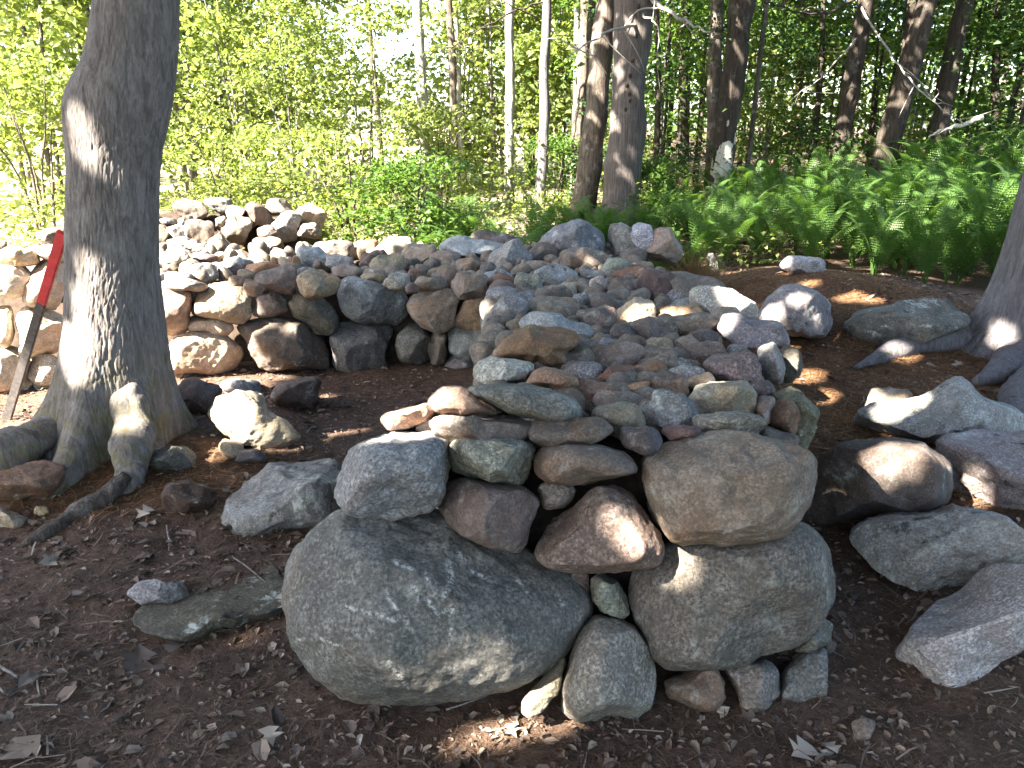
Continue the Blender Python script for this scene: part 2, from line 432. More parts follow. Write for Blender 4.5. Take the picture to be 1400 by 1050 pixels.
def stone_mesh(pts, C, D, seed=0, e=.78, facets=7, flo=.70, fhi=.95, hard=.85, rough=1.0, sub=5, back=None, planes=()):
    """A field stone: its outline seen from the front, rounded through the depth D, cut by flat faces and roughened."""
    r = np.random.default_rng(seed + 1000)
    C = np.asarray(C, float)
    n = C - CAM; n /= np.linalg.norm(n)
    rt = np.cross(n, [0, 0, 1.0]); rt /= np.linalg.norm(rt); up = np.cross(rt, n)
    P2 = []
    for px, py in pts:
        q = ray(px, py); q = CAM + q * (((C - CAM) @ n) / (q @ n)) - C
        P2.append((q @ rt, q @ up))
    P2 = np.array(P2)
    cen = (P2.max(0) + P2.min(0)) / 2
    # the area centroid keeps lopsided outlines star-shaped
    a_, b_ = P2, np.roll(P2, -1, 0); cr = a_[:, 0] * b_[:, 1] - b_[:, 0] * a_[:, 1]
    if abs(cr.sum()) > 1e-9: cen = ((a_ + b_) * cr[:, None]).sum(0) / (3 * cr.sum())
    P2 = P2 - cen; C = C + rt * cen[0] + up * cen[1]
    if cr.sum() < 0: P2 = P2[::-1]
    tt = np.linspace(-math.pi, math.pi, 181)
    rr = poly_radius(P2, tt); rr = np.where(rr <= 0, np.median(rr[rr > 0]), rr)
    q = np.concatenate([rr[-4:-1], rr, rr[1:4]]); rr = np.convolve(q, [.06, .12, .2, .24, .2, .12, .06], 'valid')
    U, Fc = ico(sub)
    a, b, c = U[:, 0], U[:, 1], U[:, 2]
    rho = np.sqrt(a * a + b * b); th = np.arctan2(b, a)
    pr = rho ** e; pc = np.sign(c) * np.abs(c) ** e
    X = np.stack([pr * np.cos(th), pr * np.sin(th), pc], 1)
    for k in range(facets):                               # flat faces where the stone has split
        f = r.normal(0, 1, 3); f[2] = -abs(f[2]) - .35 if k % 3 else abs(f[2]) * .6; f /= np.linalg.norm(f)
        d = r.uniform(flo, fhi); ex = np.maximum(0, X @ f - d)
        X = X - f[None] * (ex * hard)[:, None]
    for f, d in planes:
        f = np.array(f, float); f /= np.linalg.norm(f); X = X - f[None] * (np.maximum(0, X @ f - d) * .97)[:, None]
    Rr = np.interp(th, tt, rr)
    size = math.sqrt(rr.mean() * max(D, .3 * rr.mean()))
    dep = np.where(X[:, 2] > 0, D if back is None else back, D)
    V = X[:, 0:1] * Rr[:, None] * rt[None] + X[:, 1:2] * Rr[:, None] * up[None] + (X[:, 2] * dep)[:, None] * n[None]
    dirn = V / (np.linalg.norm(V, axis=1)[:, None] + 1e-9)
    o = seed * 3.17
    d1 = fbm(V / size * 1.3 + o, seed, 3) * .055 * size
    d2 = fbm(V / size * 4.5 + o, seed + 9, 3) * .022 * size
    d3 = fbm(V * 38 + o, seed + 21, 3) * .003 * min(1, size / .12)
    pit = np.minimum(0, fbm(V / size * 3.0 + o, seed + 33, 2) + .35) * .035 * size
    V = V + dirn * ((d1 + d2 + d3 + pit) * rough)[:, None]
    return V, Fc, C
COLS = dict(g=(.25, .25, .245), b=(.29, .32, .335), d=(.125, .13, .125), t=(.235, .20, .165), r=(.215, .14, .108), p=(.40, .345, .26),
            o=(.34, .21, .125), m=(.165, .12, .115), y=(.28, .25, .18), k=(.03, .03, .033), w=(.40, .385, .355), e=(.25, .265, .215), n=(.165, .142, .125), v=(.245, .24, .24), s=(.12, .115, .12))
MATS = dict(g='granite', b='lichen', d='granite', t='field', r='field', p='field', o='field', m='field', y='field', k='field', w='granite', e='granite', n='field', v='lichen', s='field')
_seed = [0]
def stone(name, pts, C, D, col, parent=None, ploc=(0, 0, 0), mat=None, label=None, tint=None, **kw):
    _seed[0] += 1; sd_ = kw.pop('seed', _seed[0])
    V, Fc, C = stone_mesh(pts, C, D, seed=sd_, **kw)
    o = obj(name, mesh_np(name, V, Fc), M[mat or MATS[col]], parent, np.array(C) - np.array(ploc))
    r = np.random.default_rng(sd_); j = r.uniform(.86, 1.14) ; h = r.normal(0, .018, 3)
    c = np.clip(np.array(COLS[col] if tint is None else tint) * np.array([1.035, .99, .985]) * j * (1 + h), .01, .8)
    o.color = (*c, 1)
    if label: o['label'] = label
    return o
CROP = dict(A=(200, 250, 3.0), B=(500, 280, 3.0875), C=(800, 280, 2.9167), E=(400, 300, 4.375), F=(680, 560, 2.1426), G=(380, 560, 2.1425),
            H=(1000, 280, 2.625), I=(1000, 600, 2.3325), J=(0, 350, 2.624), L=(0, 280, 2.915), M=(200, 260, 5.3846), X=(0, 0, 1.0))
def cp(c, pts):
    x0, y0, s = CROP[c]; return [(x0 + x / s, y0 + y / s) for x, y in pts]

WALL = (0.3, 3.6, 0.0)
wall = thing('stone_wall', WALL, 'broad dry laid stone wall whose pier end faces us and whose arm turns left behind the tree', 'stone wall')
WALL2 = (-3.2, 8.2, float(gz(-3.2, 8.2)))
wall2 = thing('stone_wall', WALL2, 'low heap of pale sunlit boulders continuing the wall under the bright leaves at upper left', 'stone wall')

# --- the pier end that faces the camera: outlines and the distance of each stone's middle
front = [
 ('boulder', 'X', [(455,692),(425,730),(400,772),(390,820),(392,860),(403,895),(428,928),(460,946),(510,956),(570,962),(620,964),(660,958),(705,942),(748,915),(780,885),(800,850),(806,825),(795,798),(765,775),(720,752),(680,730),(620,708),(560,692),(500,686)],
  2.10, .40, 'g', 'boulder', dict(sub=7, e=.86, facets=4, flo=.84, rough=.8, seed=3), 'huge pale grey boulder with white scratches at the left foot of the pier', (.205, .197, .186)),
 ('stone', 'X', [(455,625),(470,607),(500,597),(545,592),(590,593),(612,605),(613,640),(605,680),(585,700),(550,708),(500,713),(475,705),(460,690),(453,655)],
  2.06, .22, 'b', 'granite', dict(sub=6, e=.72, seed=8), 'blocky bluish grey stone on the top left corner of the pier', (.27, .285, .285)),
 ('stone', 'G', [(470,125),(510,95),(620,88),(740,90),(757,110),(740,190),(720,230),(640,215),(560,200),(500,185),(470,160)],
  2.10, .2, 'e', 'granite', dict(sub=6, e=.62, flo=.6, hard=.9, rough=1.3, seed=5), 'flat greenish speckled stone with a squared right end', (.23, .235, .19)),
 ('stone', 'G', [(470,255),(490,215),(540,200),(620,215),(720,225),(765,262),(765,320),(742,395),(700,418),(620,404),(540,369),(490,324),(468,285)],
  2.08, .22, 'm', 'field', dict(sub=6, e=.8, facets=4, rough=.6, seed=12), 'smooth reddish brown rounded stone', (.20, .165, .15)),
 ('stone', 'F', [(105,150),(130,110),(200,100),(300,105),(370,125),(420,165),(425,190),(350,212),(220,224),(150,217),(112,195)],
  2.12, .2, 'n', 'field', dict(sub=6, e=.7, facets=4, rough=.6, seed=14), 'flat brown loaf shaped stone', (.175, .15, .13)),
 ('stone', 'F', 'ell 168 250 108 92 5', 2.10, .08, 't', 'granite', dict(sub=5, seed=15), None, (.22, .2, .17)),
 ('stone', 'F', [(230,240),(270,223),(340,228),(390,260),(430,310),(470,360),(492,405),(482,442),(450,467),(380,474),(250,477),(150,467),(105,434),(110,400),(150,330),(195,280)],
  2.07, .22, 'r', 'granite', dict(sub=6, e=.8, facets=4, rough=.8, seed=19), 'triangular brown stone catching a patch of sun', (.215, .17, .148)),
 ('stone', 'F', [(420,150),(460,120),(550,80),(640,66),(730,72),(800,92),(880,112),(925,140),(932,200),(916,272),(880,332),(840,362),(780,378),(640,393),(540,400),(498,382),(460,320),(428,225)],
  2.12, .32, 't', 'field', dict(sub=7, e=.74, facets=6, flo=.8, rough=1.0, seed=22), 'large tan boulder on the top right corner of the pier', (.245, .208, .165)),
 ('boulder', 'F', [(375,500),(400,465),(480,400),(600,372),(760,360),(860,335),(912,352),(952,405),(972,480),(967,562),(932,642),(882,692),(800,714),(680,744),(560,756),(500,749),(448,704),(428,644),(388,572)],
  2.12, .36, 'd', 'granite', dict(sub=7, e=.76, facets=5, flo=.82, rough=.9, seed=25), 'dark mossy grey boulder under the tan one', (.165, .16, .147)),
 ('stone', 'F', 'ell 236 516 70 92 10', 2.08, .06, 'n', None, dict(sub=4), None, None),
 ('stone', 'F', [(266,490),(300,474),(350,498),(378,540),(389,600),(370,614),(310,597),(278,560)], 2.04, .09, 'e', None, dict(sub=5, facets=9, flo=.55), None, None),
 ('stone', 'F', [(245,630),(290,596),(350,608),(402,633),(437,680),(457,740),(460,820),(442,882),(402,915),(310,926),(228,916),(188,884),(183,820),(205,740),(225,670)],
  1.98, .24, 'g', 'granite', dict(sub=6, e=.82, facets=3, rough=.7, seed=31), 'egg shaped upright grey stone between the two boulders', (.25, .245, .225)),
 ('stone', 'F', [(202,712),(197,760),(177,830),(152,877),(90,907),(63,893),(75,850),(120,795),(168,740)], 1.88, .08, 'p', None, dict(sub=5, e=.6, facets=9, flo=.5), 'pale pointed sliver leaning between boulder and egg shaped stone', None),
 ('stone', 'F', [(475,790),(500,768),(580,756),(640,758),(667,800),(682,850),(667,894),(630,912),(560,892),(498,850)], 2.0, .15, 'r', None, dict(sub=5, facets=8, flo=.6), None, (.22, .165, .13)),
 ('stone', 'F', [(640,745),(700,732),(790,738),(822,768),(824,832),(802,886),(740,897),(690,868),(668,815)], 2.02, .15, 'g', None, dict(sub=5, facets=8, flo=.6), None, (.2, .2, .185)),
 ('stone', 'F', [(828,830),(850,755),(900,712),(962,692),(970,780),(962,855),(922,908),(870,915),(823,892)], 2.04, .16, 'g', None, dict(sub=5, facets=8, flo=.6), None, (.18, .178, .165)),
 ('stone', 'F', [(868,710),(900,655),(952,608),(984,628),(978,674),(942,722)], 2.14, .12, 'e', None, dict(sub=5), None, (.17, .175, .15)),
 ('stone', 'F', 'ell 975 705 46 70 0', 2.22, .07, 'n', None, dict(sub=4), None, None),
 # right flank of the pier, going away
 ('stone', 'C', [(730,735),(800,708),(872,752),(934,815),(914,922),(872,985),(835,975),(830,880),(790,810)], 2.62, .22, 'e', 'lichen', dict(sub=6, e=.7), 'tall mossy green brown slab leaning on the right side of the pier', (.145, .15, .105)),
 ('stone', 'C', 'ell 790 842 140 145 0', 2.52, .15, 'r', None, dict(sub=5), None, (.21, .14, .10)),
 ('stone', 'C', 'ell 712 820 90 120 10', 2.5, .15, 't', None, dict(sub=5), None, None),
 ('stone', 'C', 'ell 818 635 95 140 5', 3.3, .14, 'd', 'field', dict(sub=5), None, (.10, .10, .085)),
 ('stone', 'C', 'ell 742 632 100 170 -10', 3.1, .16, 'v', None, dict(sub=5), None, None),
 ('stone', 'C', [(470,640),(510,592),(600,575),(700,590),(725,640),(715,710),(660,735),(560,715),(490,690)], 2.92, .18, 'm', 'granite', dict(sub=6, e=.66, facets=9, flo=.55), 'angular maroon brown block on the right edge of the wall top', (.215, .17, .155)),
 ('stone', 'C', [(390,770),(430,725),(520,708),(640,705),(675,745),(682,810),(655,865),(560,850),(470,832),(415,805)], 2.50, .22, 'e', 'field', dict(sub=6, e=.7, facets=6), 'pale greenish squared stone near the right edge of the wall top', (.34, .345, .29)),
 ('stone', 'C', 'ell 575 885 290 130 8', 2.3, .2, 't', 'granite', dict(sub=6), None, (.26, .225, .185)),
 ('stone', 'C', 'ell 765 935 170 90 18', 2.4, .15, 'n', None, dict(sub=5), None, None),
 ('stone', 'C', 'ell 700 735 110 90 0', 2.8, .14, 's', None, dict(sub=5), None, None),
]
for nm, cr, pts, Y, D, col, mat, kw, lab, tint in front:
    if isinstance(pts, str):
        q = [float(t) for t in pts.split()[1:]]; pts = ell(*q, seed=len(nm) + int(q[0]))
    P = cp(cr, pts); cx = np.mean([p[0] for p in P]); cyy = np.mean([p[1] for p in P])
    o = stone(nm, P, at_y(cx, cyy, Y), D, col, wall, WALL, mat, lab, tint, **kw)
    if mat == 'boulder': big_boulder = o
# pale scratch marks on the big boulder
me = big_boulder.data; n_ = len(me.vertices); co = np.empty(n_ * 3, np.float32); me.vertices.foreach_get('co', co); co = co.reshape(-1, 3) + np.array(big_boulder.location) + np.array(WALL)
rel = co - CAM; tt_ = rel @ CF; spx = np.stack([700 + F * rel[:, 0] / tt_, 525 - F * (rel @ CU) / tt_], 1)
mask = np.zeros(n_)
marks = [([(190,575),(230,590),(300,602),(345,618)],4), ([(318,530),(345,585)],5), ([(500,450),(508,500),(488,545)],7), ([(508,590),(505,690)],3), ([(322,738),(352,775),(382,815)],4),
         ([(50,675),(110,668),(190,695)],2.5), ([(345,445),(395,470)],6), ([(395,520),(412,555)],6), ([(528,420),(548,445)],5), ([(430,480),(440,505)],5), ([(360,600),(395,650)],4), ([(408,742),(420,735)],4),
         ([(440,560),(470,600),(520,575)],4), ([(700,500),(735,540)],3), ([(235,445),(232,470)],3), ([(820,545),(835,570)],5), ([(560,470),(620,500)],4)]
for pl, wd in marks:
    pl = np.array(cp('G', pl)); wd = wd / 2.14 * 1.15
    for a, b in zip(pl[:-1], pl[1:]):
        t = np.clip(((spx - a) @ (b - a)) / ((b - a) @ (b - a)), 0, 1)
        d = np.linalg.norm(spx - (a + t[:, None] * (b - a)), axis=1)
        mask = np.maximum(mask, np.clip(1.5 - d / wd, 0, 1))
nrm_front = co[:, 1] < (big_boulder.location[1] + WALL[1])
at = me.attributes.new('scratch', 'FLOAT', 'POINT'); at.data.foreach_set('value', (mask * nrm_front).astype(np.float32))

# --- the rubble top, and the faces of the arm that turns left
def ztop(y): return float(np.interp(y, [2.0, 3.0, 5.3, 7.2], [.835, .79, .66, .64]))
def on_top(px, py, sink=.03):
    z = .75
    for _ in range(10):
        P = at_z(px, py, z); z = ztop(P[1]) - sink
    return P
def faceY(px): return float(np.interp(px, [0, 230, 500, 720], [4.80, 5.10, 5.45, 5.45]))
tops = [
 # (crop, x, y, w, h, rot, colour)
 ('C',660,512,265,125,5,'v'), ('C',545,420,245,160,12,'w'), ('C',290,345,190,150,10,'m'), ('C',440,350,230,130,15,'n'), ('C',200,450,180,120,-20,'p'), ('C',370,440,200,75,-5,'o'),
 ('C',430,482,190,85,0,'t'), ('C',245,515,120,110,-20,'n'), ('C',152,525,95,95,0,'s'), ('C',65,472,120,125,0,'n'), ('C',298,566,112,72,10,'y'), ('C',405,562,95,85,-20,'t'), ('C',470,530,120,60,0,'s'),
 ('C',485,592,150,95,-8,'n'), ('C',60,577,140,78,-12,'g'), ('C',130,612,215,118,-8,'t'), ('C',115,684,165,80,-5,'r'), ('C',245,665,150,75,-22,'o'), ('C',190,733,140,36,-15,'o'), ('C',290,612,130,100,20,'t'),
 ('C',372,645,120,66,-25,'g'), ('C',405,675,150,62,-5,'g'), ('C',455,703,120,48,-8,'p'), ('C',325,730,170,95,-5,'n'), ('C',345,830,215,150,30,'v'), ('C',140,790,205,86,8,'t'), ('C',130,862,205,130,10,'y'),
 ('C',225,938,165,100,15,'s'), ('C',390,912,160,62,0,'m'), ('C',560,455,110,90,0,'t'), ('C',610,590,90,60,0,'g'),
 ('B',460,190,305,84,5,'b'), ('B',545,150,190,66,10,'s'), ('B',610,228,180,112,-25,'g'), ('B',745,212,130,86,0,'n'), ('B',920,247,260,106,8,'t'), ('B',1055,272,110,80,0,'e'), ('B',335,232,120,66,0,'t'),
 ('B',430,262,120,66,0,'t'), ('B',520,276,78,62,0,'s'), ('B',238,217,170,112,-15,'t'), ('B',122,186,160,88,-3,'t'), ('B',100,262,150,98,-15,'y'), ('B',30,250,90,78,0,'n'), ('B',132,322,120,64,5,'w'), ('B',40,302,100,58,0,'t'),
 ('B',212,306,98,66,0,'n'), ('B',345,307,78,78,40,'t'), ('B',272,333,140,58,0,'t'), ('B',440,342,140,110,0,'t'), ('B',560,326,138,98,-12,'b'), ('B',570,386,128,76,-8,'v'), ('B',685,346,105,112,10,'e'), ('B',670,402,88,58,0,'g'),
 ('B',800,312,180,98,5,'b'), ('B',795,372,120,68,0,'n'), ('B',858,367,88,72,-15,'p'), ('B',925,362,68,68,0,'t'), ('B',990,346,86,86,-30,'w'), ('B',1075,372,118,108,10,'n'), ('B',905,425,72,110,0,'g'), ('B',1030,432,140,98,5,'n'),
 ('B',785,452,222,120,5,'t'), ('B',615,466,148,148,0,'v'), ('B',830,532,345,104,16,'b'), ('B',920,722,170,118,5,'g'), ('B',900,662,160,98,5,'t'), ('B',925,612,120,80,20,'n'), ('B',970,803,210,100,10,'r'), ('B',720,938,130,78,10,'g'),
 ('B',860,962,335,120,-6,'n'), ('B',205,932,130,46,-14,'k'), ('B',470,947,452,128,-3,'n'), ('B',1140,300,160,70,0,'r'), ('B',1130,215,110,60,0,'n'), ('B',650,280,90,50,-20,'t'), ('B',735,262,120,50,0,'t'), ('B',960,300,100,50,10,'v'),
 ('E',120,235,168,158,0,'b'), ('E',20,270,58,88,0,'o'), ('E',250,192,240,120,3,'n'), ('E',430,162,158,88,5,'o'), ('E',285,272,210,98,10,'g'), ('E',330,322,190,88,8,'t'), ('E',468,276,128,108,-20,'m'), ('E',150,385,245,140,8,'y'), ('E',85,335,120,90,0,'g'),
 ('E',490,347,140,58,0,'y'), ('E',520,210,90,60,0,'m'), ('E',715,415,80,60,0,'n'), ('E',905,335,90,110,30,'t'),
 ('A',540,402,178,98,-8,'n'), ('M',200,540,240,190,-12,'p'), ('M',440,515,180,90,8,'m'), ('M',640,575,270,130,-16,'v'), ('M',850,590,240,110,-5,'o'), ('M',420,610,220,120,0,'g'), ('M',745,640,140,100,20,'y'), ('M',240,640,200,70,0,'g'),
 ('M',280,700,330,80,5,'n'), ('M',660,680,120,90,0,'t'), ('M',960,540,90,90,0,'o'), ('M',1020,540,120,80,30,'p'), ('M',100,640,100,60,0,'g'), ('M',790,720,140,100,20,'t'), ('M',560,490,130,40,0,'p'), ('M',330,400,110,60,0,'w'),
]
TOPLAB = {('B',460,190):'flat speckled blue grey slab lying at the back of the wall top', ('C',545,420):'pale rounded stone by the needle covered ground', ('B',990,346):'small bluish white cobble', ('B',205,932):'small wet black slate chip at the left edge of the pier top',
          ('C',225,938):'dark angular slate piece', ('C',390,912):'dark maroon flat stone', ('B',830,532):'long flat blue speckled slab', ('C',298,566):'small yellow cobble', ('C',200,450):'cream angular stone'}
for (c, x, y, w, h, rot, col) in tops:
    px, py = cp(c, [(x, y)])[0]; s = CROP[c][2]; w /= s; h /= s
    sd_ = int(x * 7 + y)
    C0 = on_top(px, py, .045); mpp = np.linalg.norm(C0 - CAM) / F
    big = w * h > 1500
    stone('stone', ell(px, py, w * 1.10, h * 1.18, rot, sd_, p=2.4), C0, float(np.clip(.50 * w, .4 * h, 60 * 1.6)) * mpp, col, wall, WALL, None, TOPLAB.get((c, x, y)),
          None, sub=5 if big else 4, e=.74, facets=8, flo=.62, rough=1.2, seed=sd_ % 9973)
slabs = [
 ('B', [(530,640),(600,560),(690,515),(800,512),(885,540),(892,592),(835,632),(852,668),(785,695),(720,690),(690,700),(650,660),(590,650)], 'o', (.27,.165,.10), .34, 'broad rusty brown slab across the middle of the wall top'),
 ('B', [(455,700),(480,660),(530,640),(620,655),(700,668),(712,700),(680,745),(600,768),(520,765),(470,740)], 'e', (.38,.385,.33), .2, 'pale greenish wedge stone below the rusty slab'),
 ('B', [(670,765),(710,700),(760,688),(830,700),(900,730),(915,760),(880,805),(820,790),(750,775)], 'o', (.30,.20,.135), .2, None),
 ('B', [(420,790),(440,762),(560,765),(680,765),(780,780),(870,815),(912,850),(905,905),(850,925),(780,925),(700,900),(590,890),(540,850)], 'e', (.18,.185,.17), .3, 'mottled dark green slab set low behind the brown slab'),
 ('B', [(245,880),(270,810),(330,768),(400,765),(480,800),(560,850),(580,885),(500,890),(400,900),(300,905)], 'n', (.24,.185,.135), .26, None),
 ('B', [(55,905),(90,875),(170,862),(260,835),(300,870),(270,915),(180,945),(90,955)], 'o', (.36,.25,.19), .16, 'pinkish tan slab end lit by the sun at the inner corner'),
]
for c, pts, col, tint, D, lab in slabs:
    P = cp(c, pts); px = np.mean([p[0] for p in P]); py = np.mean([p[1] for p in P])
    stone('stone', P, on_top(px, py, .015), D * .85, col, wall, WALL, None, lab, tint, sub=6, e=.7, facets=4, flo=.74, rough=1.0)
faces = [
 ('E', [(272,450),(290,370),(340,345),(430,345),(540,375),(640,390),(700,440),(712,500),(690,580),(640,630),(540,655),(430,640),(340,595),(290,540)], 'b', (.26,.275,.27), .22, 'large bluish grey block topping the face of the left arm'),
 ('E', [(680,520),(710,460),(780,410),(880,400),(970,420),(1030,470),(1015,540),(990,610),(940,660),(870,685),(780,650),(710,590)], 'p', (.37,.325,.265), .2, 'cream and grey rounded stone topping the face of the left arm'),
 ('E', 'ell 1120 588 275 250 25', 't', (.31,.235,.155), .19, None),
 ('E', 'ell 410 765 400 340 0', 'd', (.155,.16,.15), .26, 'dark grey boulder under the bluish block'),
 ('E', 'ell 720 745 235 245 0', 'g', (.21,.215,.20), .18, None), ('E', 'ell 868 770 132 195 5', 't', (.25,.215,.175), .12, None),
 ('E', 'ell 1075 742 310 235 12', 'b', (.215,.23,.225), .19, 'grey stone mottled with black lichen at the inner corner'), ('E', 'ell 1012 900 195 195 0', 'v', (.29,.28,.28), .16, None),
 ('E', [(0,470),(0,425),(60,418),(150,450),(230,510),(275,580),(278,650),(240,690),(150,690),(60,640),(0,580),(-40,500)], 'd', (.15,.145,.115), .2, None),
 ('A', [(175,510),(210,450),(270,410),(340,405),(400,425),(430,470),(430,550),(400,580),(330,575),(250,555),(185,545)], 'p', (.44,.36,.25), .2, 'cream stone half in sunlight on the face of the left arm'),
 ('A', 'ell 262 586 190 86 6', 'p', (.46,.40,.31), .14, None), ('A', 'ell 230 703 315 182 2', 'p', (.42,.345,.255), .22, None), ('A', 'ell 105 512 175 215 0', 'n', (.23,.18,.15), .2, None),
 ('A', 'ell 505 500 145 112 -3', 'm', (.19,.155,.135), .14, None), ('A', [(362,590),(420,560),(560,548),(640,570),(720,620),(752,700),(748,765),(650,772),(540,768),(470,760),(430,700),(415,650)], 'n', (.17,.145,.12), .26, 'broad dark brown block at the foot of the left arm'),
 ('A', 'ell 140 792 125 66 5', 'p', None, .12, None), ('A', 'ell 325 560 60 80 0', 's', None, .1, None),
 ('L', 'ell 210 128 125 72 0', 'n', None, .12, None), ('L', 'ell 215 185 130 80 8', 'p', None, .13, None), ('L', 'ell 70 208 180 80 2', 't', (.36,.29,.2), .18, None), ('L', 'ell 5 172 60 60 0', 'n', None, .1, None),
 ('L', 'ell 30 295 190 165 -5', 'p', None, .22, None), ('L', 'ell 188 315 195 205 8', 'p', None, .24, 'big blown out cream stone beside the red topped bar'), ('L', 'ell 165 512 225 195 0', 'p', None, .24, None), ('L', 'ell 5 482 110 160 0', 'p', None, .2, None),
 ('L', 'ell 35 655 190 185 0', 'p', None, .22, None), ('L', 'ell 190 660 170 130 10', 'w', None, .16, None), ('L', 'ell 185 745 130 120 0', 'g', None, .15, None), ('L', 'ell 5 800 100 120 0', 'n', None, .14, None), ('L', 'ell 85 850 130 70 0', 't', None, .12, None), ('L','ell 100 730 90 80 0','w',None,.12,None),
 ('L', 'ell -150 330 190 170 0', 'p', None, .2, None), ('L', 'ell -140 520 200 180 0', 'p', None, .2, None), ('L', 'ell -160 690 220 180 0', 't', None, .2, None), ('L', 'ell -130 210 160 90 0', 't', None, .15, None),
]
for c, pts, col, tint, D, lab in faces:
    if c == 'L' and col in 'pw': tint = (.52, .475, .39)  # far-left stones paled: glare of full sun put into their colour
    if isinstance(pts, str):
        q = [float(t) for t in pts.split()[1:]]; pts = ell(*q, seed=int(q[0] + q[1]), p=2.7)
    P = cp(c, pts); px = np.mean([p[0] for p in P]); py = np.mean([p[1] for p in P])
    wpx = max(p[0] for p in P) - min(p[0] for p in P)
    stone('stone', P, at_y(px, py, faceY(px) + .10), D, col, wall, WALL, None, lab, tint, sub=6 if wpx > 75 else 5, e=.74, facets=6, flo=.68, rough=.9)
backs = [
 ('M', [(190,110),(210,70),(300,62),(400,85),(460,120),(478,165),(440,205),(350,240),(270,205),(205,160)], 't'), ('M', [(400,80),(480,55),(560,50),(640,65),(650,110),(600,185),(540,195),(490,150),(430,110)], 'g'),
 ('M', 'ell 400 320 220 190 -8', 'p'), ('M', 'ell 670 290 195 170 20', 'y'), ('M', [(420,410),(470,340),(540,292),(590,310),(620,380),(625,440),(600,480),(470,475),(425,450)], 't'), ('M', 'ell 545 245 75 110 0', 't'), ('M', 'ell 660 185 150 120 15', 'n'),
 ('M', [(720,150),(740,100),(790,85),(860,115),(920,180),(925,240),(890,280),(820,260),(770,290),(735,230)], 'n'), ('M', [(870,140),(890,70),(950,55),(1040,75),(1100,140),(1118,215),(1080,225),(960,190),(900,170)], 'n'), ('M', 'ell 1030 265 200 190 10', 'g'),
 ('M', 'ell 895 310 130 90 0', 'p'), ('M', 'ell 290 250 120 100 0', 'p'), ('M', 'ell 120 350 110 180 0', 't'), ('M', 'ell 210 330 180 130 20', 'g'), ('M', 'ell 255 405 180 100 0', 'w'), ('M', 'ell 1215 190 190 150 20', 'p'), ('M', 'ell 900 390 220 90 0', 'p'), ('M', 'ell 890 450 150 80 0', 'n'),
 ('M', 'ell 150 240 150 60 0', 'g'), ('M', 'ell 1200 300 150 100 0', 't'),
 ('X', 'ell 190 318 70 50 0', 't'), ('X', 'ell 150 330 60 50 0', 'g'),
]
for k, (c, pts, col) in enumerate(backs):
    if isinstance(pts, str):
        q = [float(t) for t in pts.split()[1:]]; q[2] *= 1.14; q[3] *= 1.18; pts = ell(*q, seed=int(q[0] + q[1]), p=2.8)
    col = {'p': 't', 'w': 'g'}.get(col, col) if k % 3 else col
    P = cp(c, pts); px = np.mean([p[0] for p in P]); py = np.mean([p[1] for p in P])
    stone('stone', P, at_y(px, py, 8.5 - .016 * (py - 280)), .24, col, wall2, WALL2, None, None, tuple(.72 * q for q in COLS[col]), sub=5, e=.74, facets=8, flo=.62, rough=1.1)  # heap tints darkened: partial shade put into the stone colour

# earth and small rubble packed inside the walls
def core(parent, ploc, x0, x1, y0, y1, zt, seed):
    nx, ny = 24, 24
    u, v = np.meshgrid(np.linspace(0, 1, nx), np.linspace(0, 1, ny)); u = u.ravel(); v = v.ravel()
    X = x0(v) * (1 - u) + x1(v) * u; Y = y0 + (y1 - y0) * v
    edge = np.minimum(np.minimum(u, 1 - u), np.minimum(v, 1 - v))
    Z = np.where(edge < .001, -.12, np.array([zt(y) for y in Y]) - .17 + .03 * fbm2(X * 6, Y * 6, seed))
    V = np.stack([X, Y, Z], 1) - np.array(ploc)
    i = (np.arange(ny - 1)[:, None] * nx + np.arange(nx - 1)[None]).ravel()
    o = obj('earth_fill', mesh_np('earth_fill', V, np.stack([i, i + 1, i + nx + 1, i + nx], 1)), M['core'], parent); o['kind'] = 'stuff'
core(wall, WALL, lambda v: np.interp(v, [0, .2, 1], [-.28, -.10, -.10]), lambda v: .72 + .25 * v, 2.12, 5.6, ztop, 3)
core(wall, WALL, lambda v: np.full_like(v, -4.2), lambda v: np.full_like(v, .98), 5.58, 7.35, ztop, 4)
core(wall2, WALL2, lambda v: np.full_like(v, -4.6), lambda v: np.full_like(v, -2.1), 8.3, 9.3, lambda y: .85, 5)
rub = []
r_ = np.random.default_rng(77)
U3, F3 = ico(3)
for k in range(820):
    if k < 400: y = r_.uniform(2.3, 5.6); x = r_.uniform(-.12, float(np.interp(y, [2.3, 5.4], [.60, .98])))
    else: x, y = r_.uniform(-4.2, 1.1), r_.uniform(5.6, 7.2)
    s = r_.uniform(.045, .09); A = r_.normal(0, 1, (3, 3)); Q, _ = np.linalg.qr(A)
    V = U3 * np.array([1, r_.uniform(.6, .9), r_.uniform(.45, .75)])
    for _ in range(5):
        f = r_.normal(0, 1, 3); f /= np.linalg.norm(f); V = V - f[None] * (np.maximum(0, V @ f - r_.uniform(.5, .8)) * .9)[:, None]
    rub.append((V @ Q * s + np.array([x, y, ztop(y) - .062 - .02 * r_.random()]) - np.array(WALL), F3))
V, Fc = join(rub)
o = obj('rubble', mesh_np('rubble', V, Fc), M['field'], wall); o.color = (.20, .17, .14, 1); o['kind'] = 'stuff'
